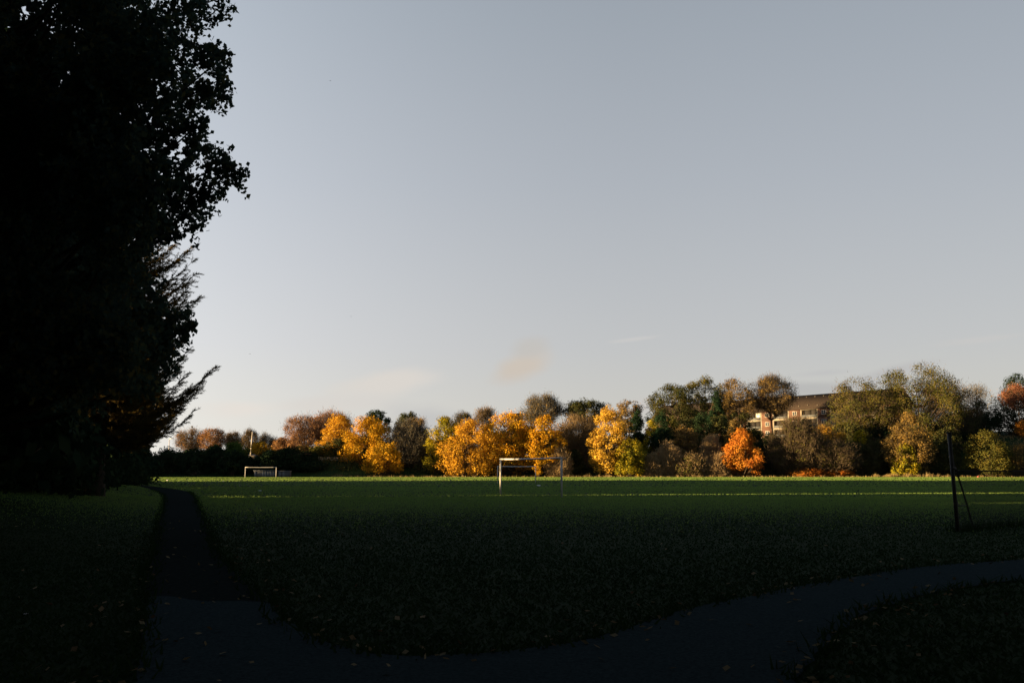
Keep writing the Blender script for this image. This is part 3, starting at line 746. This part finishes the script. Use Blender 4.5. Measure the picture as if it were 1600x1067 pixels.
t('maple_tree', 'brown tree with a bright yellow patch under the flats', 1258, 1322, 664, 735, 262, leaf='gold', shape='round', clumps=70, per=50, ntwig=35)
t('bare_tree', 'spreading brown bare tree beside the red ground leaves', 1262, 1338, 688, 738, 253, shape='round', per=18, leaf='olive', ntwig=75, clumps=110, bark=BARKPALE, fork=2, twl=1.6)
t('red_shrub', 'low red-orange shrub glowing under the bare trees', 1236, 1288, 733, 746, 252, cat='shrub', leaf='redlitter', shape='dome', clumps=46, per=70, fork=3)
t('red_shrub', 'second low red-orange shrub beyond the pale forked trunks', 1284, 1330, 734, 746, 252.5, cat='shrub', leaf='redlitter', shape='dome', clumps=46, per=70, fork=3)
t('brown_tree', 'tall open brown tree in front of the dark roof end', 1300, 1394, 586, 690, 276, leaf='olive', shape='round', clumps=130, per=60, ntwig=25, twig='twig', twl=1.4)
t('green_shrub', 'small lime green shrub below the open brown tree', 1334, 1354, 669, 695, 258, cat='shrub', leaf='yelgreen', shape='dome', clumps=22, per=60, fork=3)
t('dark_shrub', 'dark thicket shrub below the open brown tree', 1316, 1372, 690, 745, 258, cat='shrub', leaf='olivedark', shape='dome', clumps=80, per=60, ntwig=15, fork=3)
t('dark_shrub', 'second dark thicket shrub before the orange-brown tree', 1346, 1402, 686, 745, 262, cat='shrub', leaf='olivedark', shape='dome', clumps=80, per=60, ntwig=15, fork=3)
t('ash_tree', 'largest olive-green tree on the slope with a feathery top', 1366, 1510, 568, 700, 276, leaf='olive', shape='round', clumps=220, per=85, ntwig=14, twig='twig', twl=1.6)
t('ash_tree', 'dark spreading tree behind the largest olive-green tree', 1440, 1534, 596, 690, 292, leaf='olivedark', shape='round', clumps=130, per=50, ntwig=50, twl=1.7)
t('bare_tree', 'thin bare tree with sky showing through on the ridge', 1498, 1556, 598, 665, 312, shape='round', per=3, leaf='brown', ntwig=32, twig='greytwig', clumps=80, twl=1.4)
t('maple_tree', 'orange-brown upright maple under the largest olive tree', 1376, 1464, 643, 744, 254, leaf='brown', shape='egg', clumps=120, per=75, ntwig=10)
t('maple_tree', 'smaller green-gold tree tucked against the orange-brown maple', 1392, 1432, 690, 745, 251, leaf='yelgreen', shape='dome', clumps=60, per=70, fork=2)
t('dark_shrub', 'dark shrub behind the top of the tall fence post', 1446, 1492, 688, 746, 256, cat='shrub', leaf='olivedark', shape='dome', clumps=70, per=60, fork=3)
t('hawthorn_bush', 'broad olive hawthorn bush beyond the chain-link fence', 1498, 1582, 672, 747, 254, cat='shrub', leaf='olive', shape='dome', clumps=130, per=75, fork=4)
t('hawthorn_bush', 'brown hawthorn bush at the far end of the chain-link fence', 1566, 1640, 690, 747, 256, cat='shrub', leaf='brown', shape='dome', clumps=90, per=60, ntwig=20, fork=4)
t('evergreen_tree', 'tall black-green evergreen on the ridge', 1546, 1640, 581, 688, 312, leaf='dark', shape='egg', clumps=150, per=80)
t('evergreen_tree', 'lower dark evergreen on the ridge behind the thin bare tree', 1500, 1552, 640, 690, 322, leaf='dark', shape='dome', clumps=80, per=70)
t('evergreen_shrub', 'black-green shrub on the ridge under the thin bare tree', 1488, 1532, 648, 692, 300, cat='shrub', leaf='dark', shape='dome', clumps=60, per=80, fork=3)
t('evergreen_shrub', 'black-green shrub on the ridge at the foot of the slim lamp post', 1522, 1572, 642, 690, 306, cat='shrub', leaf='dark', shape='dome', clumps=60, per=80, fork=3)
t('cherry_tree', 'red-leaved cherry in front of the black-green evergreen', 1568, 1622, 600, 640, 300, leaf='red', shape='round', clumps=60, per=60, ntwig=20, twig='redtwig')
t('maple_tree', 'small orange tree on the grass ridge under the evergreen', 1590, 1626, 656, 688, 298, leaf='orange', shape='round', clumps=40, per=60)
prof = ([250, 330, 440, 500, 560, 620, 660, 690, 760, 840, 880, 940, 990, 1020, 1060, 1120, 1170, 1200, 1240, 1300, 1340, 1390, 1450, 1500, 1530],
        [704, 700, 696, 690, 672, 672, 684, 676, 664, 662, 664, 662, 662, 662, 640, 634, 664, 682, 668, 656, 652, 636, 632, 664, 690])
fill = ['olivedark', 'dark', 'olivedark', 'brown', 'olive']
for k, px in enumerate(np.arange(262, 1530, 27)):
    px = px + rng.uniform(-6, 6); D = rng.uniform(268, 290) if px > 640 else rng.uniform(266, 276)
    if 1185 < px < 1240: D = 268
    w_ = rng.uniform(22, 30)
    t('woodland_tree', 'dull leafy tree in the shaded second row behind the bright trees', px - w_, px + w_, np.interp(px, *prof) + rng.uniform(0, 9), 740, D,
      leaf=fill[k % 5], shape='dome', clumps=55, per=75, lsize=.44, fork=2, group='second row of woodland trees')
# undergrowth fill along the wooded slope
g = Geo()
n = 7000
x = rng.uniform(-60, 175, n); y = rng.uniform(256, 300, n) + np.where(x > 60, 0, -2)
keep = ~((x > 118) & (y > 276)); x, y = x[keep], y[keep]; m = len(x)
P = np.stack([x, y, ground(x, y)], 1); per = 9
d = rng.normal(size=(m * per, 3)); P2 = np.repeat(P, per, 0) + d * np.array([.7, .7, .55]) + [0, 0, .7]
g.leaves(P2, d + [0, 0, .4], .5)
tag(g.build('undergrowth', LEAF['olivedark']), 'dark low scrub covering the slope beneath the trees', 'undergrowth', kind='stuff')
# dry grass along the far field edge
g = Geo()
def dry(n, l, r, D0, D1, h, w=.09):
    D = rng.uniform(D0, D1, n); px = rng.uniform(l, r, n); x = (px - 800) / F * D
    P = np.stack([x, D, ground(x, D)], 1)
    v = rng.normal(size=(n, 3)) * np.array([.22, .22, .1]) + np.array([0, 0, 1]); g.blades(P, v * h * rng.uniform(.25, 1.2, (n, 1)) * (.75 + .35 * np.sin(px * .31) * np.sin(px * .083 + 1))[:, None], w)
dry(900, 1360, 1400, 248, 252, .8)
dry(1500, 1385, 1462, 248, 252, 1.2)
dry(500, 1440, 1478, 248, 252, .7)
dry(2600, 520, 1370, 247.5, 250.5, .6)
dry(1400, 860, 1130, 247.5, 251, .9)
dry(500, 1460, 1620, 248, 251, .6)
tag(g.build('tall_grass', LEAF['drygrass']), 'dry tan tall grass along the far edge of the field', 'grass', kind='stuff')
g = Geo()
n = 3000
x = rng.uniform(112, 190, n); y = rng.uniform(284, 312, n)
v = rng.normal(size=(n, 3)) * np.array([.15, .15, .1]) + np.array([0, 0, .5]); g.blades(np.stack([x, y, ground(x, y)], 1), v, .1)
tag(g.build('ridge_grass', LEAF['drygrass']), 'pale rough grass on the ridge beneath the black-green evergreen', 'grass', kind='stuff')

# ------------------------------------------------------------------ big trees on the left
def big_tree(base, h, r, lobes, name, label, rand=60):
    """near broadleaf tree: sprays of single leaves; lobes are (x,y,z,radius)"""
    base = np.asarray(base, float)
    root = empty(name, base, label, 'tree')
    g = Geo(); tt = np.linspace(0, 1, 12)
    P = np.stack([.9 * tt ** 2 + .15 * np.sin(tt * 6), .3 * np.sin(tt * 4), -.4 + tt * (h * .82 + .4)], 1)
    rad = .42 * (1 - .88 * tt) * (1 + .7 * np.exp(-tt * 16)); g.tube(P, rad, 12)
    for (x, y, z, rr) in lobes:
        k = np.array([x, y, z]) - base
        i = int(np.argmin(abs(P[:, 2] - max(2.5, k[2] - .45 * math.hypot(k[0], k[1])))))
        limb(g, P[i], k, max(.03, rad[i] * .4), .015, .1, 7, 5)
    g.build('trunk', BARK, root, smooth=True)
    g = Geo()
    for (x, y, z, rr) in lobes:
        c = np.array([x, y, z]) - base
        ns = int(46 * (rr / .8) ** 2) + 10
        d = rng.normal(size=(ns, 3)); d /= np.linalg.norm(d, axis=1)[:, None]
        s0 = c + d * rr * rng.uniform(.15, .85, (ns, 1)) ** .6
        dv = d * .5 + rng.normal(size=(ns, 3)) * .35 + np.array([0, 0, -.1])
        ln = .18 + .22 * rng.uniform(size=(ns, 1))
        per = 15
        tpos = rng.uniform(0, 1, (ns, per, 1))
        P = s0[:, None] + dv[:, None] * ln[:, None] * tpos * 1.4 + rng.normal(size=(ns, per, 3)) * .06
        P[..., 2] -= .06
        P = P.reshape(-1, 3)
        N = rng.normal(size=(len(P), 3)) * .8 + np.repeat(d, per, 0) * .7
        g.leaves(P, N, .135, aspect=.78, droop=.9)
        g.blades(s0, dv * ln * 1.4, .012)
    g.build('crown', LEAF['bigleaf'], root)
    return root
D0 = 25.0
edge = [(338,2,26),(310,22,24),(282,8,34),(255,40,36),(300,72,24),(332,88,28),(352,92,20),(345,128,28),(332,150,26),(305,140,36),(295,178,24),(315,196,18),(285,214,34),
        (322,236,26),(350,258,28),(370,270,20),(338,292,28),(310,318,28),(275,300,38),(285,345,26),(262,365,22),(240,352,34),(205,372,36),
        (236,470,34),(262,486,26),(283,505,20),(297,513,11),(262,528,24),(250,560,26),(225,590,30),(270,540,16),(215,520,40),(205,450,44),(180,410,46)]
lobes = []
for px, py, rp in edge:
    D = D0 + rng.normal() * .9; p = at(px - 7, py, D); lobes.append((*p, rp * D / F * .97))
for k in range(330):
    px, py = rng.uniform(-260, 262), rng.uniform(-260, 600)
    if px > np.interp(py, [-260, 40, 70, 150, 185, 215, 300, 335, 375, 395, 465, 490, 560, 600], [215, 215, 260, 265, 235, 245, 290, 235, 170, 110, 120, 190, 190, 165]): continue
    D = D0 + rng.uniform(-4.5, 5); p = at(px, py, D); lobes.append((*p, rng.uniform(.7, 1.0)))
big_tree((-14.2, 25.5, float(ground(-14.2, 25.5))), 18.5, 7, lobes, 'broadleaf_tree', 'huge near-black broadleaf tree filling the upper corner of the sky')

def larch(base, h, name, label, blist, needle=1.0, dens=1.0):
    """larch: blist = (height, direction deg, length) of long drooping branches with upturned tips"""
    base = np.asarray(base, float); root = empty(name, base, label, 'tree')
    gt = Geo(); tt = np.linspace(0, 1, 10)
    P = np.stack([.25 * np.sin(tt * 3), .2 * np.sin(tt * 4), -.4 + tt * (h + .4)], 1)
    gt.tube(P, .42 * (1 - .96 * tt) * (1 + .5 * np.exp(-tt * 18)), 10)
    gn = Geo()
    for z, az, ln in blist:
        a = R(az); o = np.array([np.interp(z, P[:, 2], P[:, 0]), np.interp(z, P[:, 2], P[:, 1]), z])
        s = np.linspace(0, 1, 9)
        hx = ln * s; vz = ln * (-.30 * np.sin(s * 2.3) + .33 * s ** 2.6)
        B = o + np.stack([np.cos(a) * hx, np.sin(a) * hx, vz], 1) + rng.normal(size=(9, 3)) * .04
        gt.tube(B, np.linspace(.06, .008, 9), 4, cap=False)
        nt_ = int(ln * 13 * dens)
        for k in range(nt_):
            q = rng.uniform(.12, 1); c = np.array([np.interp(q, s, B[:, j]) for j in range(3)])
            side = rng.choice([-1, 1]); ta = a + side * rng.uniform(.35, 1.1)
            tl = (.95 - .45 * q) * rng.uniform(.5, 1.15)
            tv = np.array([math.cos(ta), math.sin(ta), rng.uniform(-.55, .55) + .35 * (q > .7)]); tv *= tl / np.linalg.norm(tv)
            Tw = np.stack([c, c + tv * .5 + [0, 0, -.04], c + tv + [0, 0, .03]])
            gt.tube(Tw, [.014, .01, .005], 3, cap=False)
            m = int(22 * needle)
            u = rng.uniform(.05, 1, (m, 1)); b0 = c + tv * u
            v = tv / tl * .55 + rng.normal(size=(m, 3)) * .55; v /= np.linalg.norm(v, axis=1)[:, None]
            gn.blades(b0, v * rng.uniform(.09, .18, (m, 1)), .03)
    gt.build('trunk', BARK, root, smooth=True)
    gn.build('needles', LEAF['larch'], root)
    return root
bl = []
LX, LY = at(150, 700, 57)[0], 57.0
lz = float(ground(LX, LY))
for z in np.arange(4.4, 18, .5):
    for _ in range(4):
        bl.append((z + rng.uniform(-.3, .3), rng.uniform(0, 360), (2.6 + 2.2 * max(0, 1 - z / 19)) * rng.uniform(.75, 1.1)))
for py, pxt in ((402, 285), (420, 292), (440, 300), (458, 300), (478, 298), (590, 322), (602, 312), (625, 282), (640, 284), (655, 292), (560, 282), (395, 262), (672, 268)):
    zt = at(0, py, LY)[2] - lz; ln = (at(pxt, py, LY)[0] - LX)
    bl.append((zt - .05 * ln + .35, rng.uniform(-14, 14), ln)); bl.append((zt - .1 * ln + rng.uniform(-.3, .3), rng.uniform(-34, 34), ln * .9))
for py in np.arange(400, 684, 8):
    pxt = np.interp(py, [400, 480, 520, 600, 640, 720], [268, 280, 268, 282, 274, 262]) + rng.uniform(-10, 8)
    zt = at(0, py, LY)[2] - lz; ln = (at(pxt, py, LY)[0] - LX)
    bl.append((zt + rng.uniform(-.2, .5), rng.uniform(-55, 40), ln * rng.uniform(.9, 1.08)))
larch((LX, LY, lz), 20.5, 'larch_tree', 'dark larch with wispy drooping branches behind the huge broadleaf tree', bl, dens=1.35)

# row of trees running along the side of the field (their shadow covers the pitch)
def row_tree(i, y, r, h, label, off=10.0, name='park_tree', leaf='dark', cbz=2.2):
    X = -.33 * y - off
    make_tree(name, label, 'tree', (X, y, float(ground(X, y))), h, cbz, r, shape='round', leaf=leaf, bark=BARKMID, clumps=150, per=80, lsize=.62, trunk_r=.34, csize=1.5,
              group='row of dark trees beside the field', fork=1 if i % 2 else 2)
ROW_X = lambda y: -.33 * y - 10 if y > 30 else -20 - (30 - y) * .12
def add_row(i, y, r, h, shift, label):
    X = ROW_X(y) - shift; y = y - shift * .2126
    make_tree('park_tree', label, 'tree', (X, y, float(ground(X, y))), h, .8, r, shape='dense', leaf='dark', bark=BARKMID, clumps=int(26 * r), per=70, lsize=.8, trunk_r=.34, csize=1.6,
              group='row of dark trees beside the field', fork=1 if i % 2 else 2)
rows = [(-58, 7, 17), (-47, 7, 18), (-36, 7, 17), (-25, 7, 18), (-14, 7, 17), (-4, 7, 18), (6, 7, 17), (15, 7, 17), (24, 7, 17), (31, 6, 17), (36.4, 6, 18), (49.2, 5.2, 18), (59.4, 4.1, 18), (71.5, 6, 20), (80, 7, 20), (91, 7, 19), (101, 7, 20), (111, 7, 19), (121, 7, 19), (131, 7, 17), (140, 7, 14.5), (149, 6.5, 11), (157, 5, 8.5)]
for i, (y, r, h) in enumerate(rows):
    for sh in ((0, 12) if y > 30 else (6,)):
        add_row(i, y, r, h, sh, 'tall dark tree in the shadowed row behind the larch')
# understorey of the row
ul = [(60, 118, 690, 62), (98, 146, 692, 60), (10, 60, 694, 66), (-60, 20, 690, 60), (70, 128, 716, 54), (118, 150, 712, 58)]
for l, r, tp, D in ul:
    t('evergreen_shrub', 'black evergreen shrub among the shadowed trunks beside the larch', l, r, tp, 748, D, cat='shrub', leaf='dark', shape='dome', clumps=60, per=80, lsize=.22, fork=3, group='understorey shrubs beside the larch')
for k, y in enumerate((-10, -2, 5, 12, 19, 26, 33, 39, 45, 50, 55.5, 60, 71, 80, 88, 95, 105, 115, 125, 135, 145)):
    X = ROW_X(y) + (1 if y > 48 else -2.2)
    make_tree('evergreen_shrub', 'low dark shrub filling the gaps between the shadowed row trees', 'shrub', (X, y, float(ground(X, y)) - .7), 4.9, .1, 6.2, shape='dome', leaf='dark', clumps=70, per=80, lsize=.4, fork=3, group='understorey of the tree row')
t('green_shrub', 'sunlit green shrub glimpsed between the shadowed trunks', 86, 108, 706, 735, 72, cat='shrub', leaf='green', shape='round', clumps=30, per=60, lsize=.2, fork=2)
# trees farther left whose shade falls on the hedge
for k, (x, y, h, r) in enumerate([(-132, 230.5, 14, 6.5), (-140, 246, 15, 8), (-150, 256, 15, 8), (-122, 243, 14, 6), (-114, 252, 14, 7), (-122, 193.5, 8, 2.6)]):
    make_tree('park_tree', 'dark tree hidden beyond the shadowed row', 'tree', (x, y, float(ground(x, y))), h, 1.0, r, shape='round', leaf='dark', clumps=110, per=70, lsize=.7, csize=1.6, group='trees beyond the shadowed row')

# unseen tall trees added around the camera to darken the near ground
sx = [(8, -3, 0, 1.0), (-9, -6, 1.3, 1.0), (21, 0, 2.2, 1.0), (0, -17, 3.1, 1.1), (-18, 6, 4.0, 1.0), (18, -16, 5.0, 1.1), (-17, -17, .6, 1.1), (33, 12, 1.9, 1.0), (-6, 1.5, 2.7, 1.0), (2.5, -8, 5.5, 1.0), (13, 5, 3.6, 1.0)]
proto = make_tree('added_shade_tree', 'added tall tree outside the view, put there to shade the path', 'tree', (sx[0][0], sx[0][1], 0), 21, 7.6, 9.2, shape='round', leaf='dark', clumps=230, per=90, lsize=.8, csize=1.7, trunk_r=.42, group='added unseen trees shading the path', bark=BARK)
kids = list(proto.children)
proto2 = make_tree('added_shade_tree', 'added tall tree outside the view, put there to shade the path', 'tree', (15.5, 12.5, 0), 27, 13.2, 9.4, shape='round', leaf='dark', clumps=200, per=80, lsize=.75, csize=1.7, trunk_r=.5, group='added unseen trees shading the path', bark=BARK)
spots = [(proto, kids, a) for a in sx[1:]] + [(proto2, list(proto2.children), a) for a in ((-8.5, 8.5, 1.0, 1.0), (8.2, 6.0, 2.0, 1.0), (27, 24, 3.3, 1.0))]
spots += [(proto, kids, a) for a in ((30, 30, 1.1, 1.0), (41, 46, 2.3, 1.0), (54, 64, .4, 1.0))]
for pr, kids, (x, y, rz, s) in spots:
    c = pr.copy(); COL.objects.link(c); c.location = (x, y, float(ground(x, y))); c.rotation_euler = (0, 0, rz); c.scale = (s, s, s)
    for k in kids:
        q = k.copy(); COL.objects.link(q); q.parent = c

# ------------------------------------------------------------------ birds
BIRD = solid_mat('bird_feathers', (.03,.03,.035), (.05,.05,.055), 4, .8, .2)
def bird(px, py, D, s, label):
    c = at(px, py, D); g = Geo()
    g.tube(np.array([[-.5, 0, 0], [-.2, 0, .03], [.25, 0, .05], [.5, 0, .04]]) * s, np.array([.01, .09, .1, .02]) * s, 6)
    for sg in (-1, 1):
        V = np.array([[.2, 0, .06], [-.15, 0, .05], [-.22, sg * .55, .22], [.12, sg * .5, .24], [-.1, sg * 1.05, .14]]) * s
        g.add(V, [[0, 1, 2, 3]]); g.P.append((np.array([[3, 2, 4]]) + g.n - 5, 0))
    o = g.build('bird', BIRD); o.location = c; o.rotation_euler = (0, 0, 1.2)
    tag(o, label, 'bird', 'distant birds in the sky')
bird(548.5, 494.6, 260, .4, 'tiny dark bird high over the russet beeches')
bird(390.5, 553, 260, .4, 'tiny bird low in the sky above the white mast')
bird(516, 127, 220, .35, 'tiny bird highest in the clear sky')

# ------------------------------------------------------------------ light
AZ, EL = 78.0, 5.0
dvec = Vector((math.sin(R(AZ)) * math.cos(R(EL)), math.cos(R(AZ)) * math.cos(R(EL)), -math.sin(R(EL))))
sl = bpy.data.lights.new('sun', 'SUN'); sl.energy = 5.0; sl.angle = R(.5); sl.color = (1.0, .66, .30)
so = bpy.data.objects.new('sun', sl); COL.objects.link(so); so.rotation_euler = dvec.to_track_quat('-Z', 'Y').to_euler()
so.location = (-80, -40, 60)

w = bpy.data.worlds.new('World'); scene.world = w; w.use_nodes = True
nt = w.node_tree; nt.nodes.clear(); L = nt.links
out = nt.nodes.new('ShaderNodeOutputWorld'); bg = nt.nodes.new('ShaderNodeBackground')
sky = nt.nodes.new('ShaderNodeTexSky'); sky.sky_type = 'NISHITA'; sky.sun_disc = False
sky.sun_elevation = R(EL); sky.sun_rotation = R(180 + AZ); sky.air_density = 1.0; sky.dust_density = 2.0; sky.ozone_density = 1.0
bg.inputs[1].default_value = .10
def nmath(op, a=None, b=None, c=None):
    n = nt.nodes.new('ShaderNodeMath'); n.operation = op
    for i, v in enumerate((a, b, c)):
        if v is None: continue
        if isinstance(v, (int, float)): n.inputs[i].default_value = v
        else: L.new(v, n.inputs[i])
    return n.outputs[0]
tc = nt.nodes.new('ShaderNodeTexCoord'); sx_ = nt.nodes.new('ShaderNodeSeparateXYZ'); L.new(tc.outputs['Generated'], sx_.inputs[0])
X_, Y_, Z_ = sx_.outputs
el = nmath('MULTIPLY', nmath('ARCSINE', Z_), 180 / math.pi)
azm = nmath('MULTIPLY', nmath('ARCTAN2', X_, Y_), 180 / math.pi)
EXPO = 1.9
K = 1 / (.10 * 2 ** EXPO)                                 # veil colours below are what the eye sees at this exposure
veil = nt.nodes.new('ShaderNodeValToRGB'); e = veil.color_ramp.elements
stops = [(0, (.70, .675, .62)), (3, (.655, .645, .62)), (7, (.585, .59, .612)), (16, (.468, .495, .545)), (26, (.365, .405, .46)), (45, (.15, .19, .25)), (90, (.06, .09, .13))]
e[0].position = 0; e[0].color = (*stops[0][1], 1); e[1].position = 1; e[1].color = (*stops[-1][1], 1)
for d_, c_ in stops[1:-1]:
    q = e.new(d_ / 90); q.color = (*c_, 1)
L.new(nmath('DIVIDE', el, 90.0), veil.inputs[0])
# the sky is a little brighter towards the sun's side
side = nmath('MULTIPLY_ADD', nmath('POWER', nmath('MAXIMUM', nmath('SUBTRACT', 8.0, nmath('MAXIMUM', azm, -25.0)), 0.0), 1.7), .00135, nmath('MULTIPLY_ADD', nmath('MINIMUM', nmath('MAXIMUM', nmath('SUBTRACT', azm, 4.0), 0.0), 24.0), -.0004, .905))
rear = nt.nodes.new('ShaderNodeMapRange'); rear.interpolation_type = 'SMOOTHSTEP'  # dims the unseen sky behind the camera to cut fill on the trees
rear.inputs[1].default_value = 50; rear.inputs[2].default_value = 120; rear.inputs[3].default_value = 1; rear.inputs[4].default_value = .55
L.new(nmath('ABSOLUTE', azm), rear.inputs[0]); side = nmath('MULTIPLY', side, rear.outputs[0])
vm = nt.nodes.new('ShaderNodeVectorMath'); vm.operation = 'SCALE'; L.new(veil.outputs[0], vm.inputs[0]); L.new(nmath('MULTIPLY', side, K), vm.inputs['Scale'])
mixs = nt.nodes.new('ShaderNodeMix'); mixs.data_type = 'RGBA'; mixs.inputs[0].default_value = .93
L.new(sky.outputs[0], mixs.inputs[6]); L.new(vm.outputs[0], mixs.inputs[7])
# soft evening clouds, placed by compass direction and height
nz = nt.nodes.new('ShaderNodeTexNoise'); nz.inputs['Scale'].default_value = 14; nz.inputs['Detail'].default_value = 5
mpv = nt.nodes.new('ShaderNodeMapping'); mpv.inputs['Scale'].default_value = (1, 1, 2.2); L.new(tc.outputs['Generated'], mpv.inputs[0]); L.new(mpv.outputs[0], nz.inputs['Vector'])
col = mixs.outputs[2]
def cloud(px, py, wx, wy, tilt, rgb, amt, soft=1.0):
    global col
    d_ = ray(px, py); d_ /= np.linalg.norm(d_)
    a0 = math.degrees(math.atan2(d_[0], d_[1])); e0 = math.degrees(math.asin(d_[2])); k_ = 180 / math.pi / F
    da = nmath('SUBTRACT', azm, a0); de = nmath('SUBTRACT', el, e0)
    u = nmath('DIVIDE', nmath('MULTIPLY_ADD', de, math.sin(tilt), nmath('MULTIPLY', da, math.cos(tilt))), wx * k_)
    v = nmath('DIVIDE', nmath('MULTIPLY_ADD', da, -math.sin(tilt), nmath('MULTIPLY', de, math.cos(tilt))), wy * k_)
    r2 = nmath('SQRT', nmath('ADD', nmath('MULTIPLY', u, u), nmath('MULTIPLY', v, v)))
    r2 = nmath('ADD', r2, nmath('MULTIPLY_ADD', nz.outputs['Fac'], 1.5, -.85))
    mr = nt.nodes.new('ShaderNodeMapRange'); mr.interpolation_type = 'SMOOTHSTEP'
    mr.inputs[1].default_value = 1.0 + .35 * soft; mr.inputs[2].default_value = .95 - .85 * soft; mr.inputs[3].default_value = 0; mr.inputs[4].default_value = amt
    L.new(r2, mr.inputs[0])
    m = nt.nodes.new('ShaderNodeMix'); m.data_type = 'RGBA'; L.new(mr.outputs[0], m.inputs[0]); L.new(col, m.inputs[6])
    m.inputs[7].default_value = tuple(c * K for c in rgb) + (1,); col = m.outputs[2]
WARM = (.69, .65, .60); GREYC = (.50, .50, .51)
cloud(811, 573, 46, 20, .35, (.61, .545, .475), 1.0); cloud(828, 543, 30, 15, .2, (.55, .53, .50), .8)
cloud(600, 598, 80, 18, .18, (.72,.675,.62), .8); cloud(385, 638, 60, 13, .05, (.79, .735, .675), .8); cloud(500, 632, 90, 14, .05, (.70, .64, .59), .4)
cloud(690, 660, 70, 22, -.15, GREYC, .6); cloud(1270, 607, 85, 11, .03, (.42, .42, .425), .55); cloud(1040, 632, 60, 12, .0, (.60, .56, .54), .5)
cloud(1290, 582, 40, 5, .05, (.48, .48, .50), .35); cloud(1390, 582, 60, 10, .2, (.45, .44, .45), .45); cloud(992, 530, 40, 3.5, .1, (.66, .63, .60), .4); cloud(1530, 531, 60, 5, .06, (.60, .58, .56), .4)
L.new(col, bg.inputs[0]); L.new(bg.outputs[0], out.inputs[0])

cd = bpy.data.cameras.new('camera'); cam = bpy.data.objects.new('camera', cd); COL.objects.link(cam)
cd.sensor_width = 36; cd.lens = 36; cd.clip_start = .05; cd.clip_end = 8000
cam.location = (0, 0, EYE); cam.rotation_euler = (R(90) + PITCH, 0, 0)
scene.camera = cam
vs = scene.view_settings; vs.view_transform = 'Standard'; vs.look = 'None'; vs.exposure = EXPO; vs.gamma = 1; vs.use_curve_mapping = False
scene.cycles.max_bounces = 5; scene.cycles.diffuse_bounces = 3; scene.cycles.transmission_bounces = 3; scene.cycles.glossy_bounces = 2
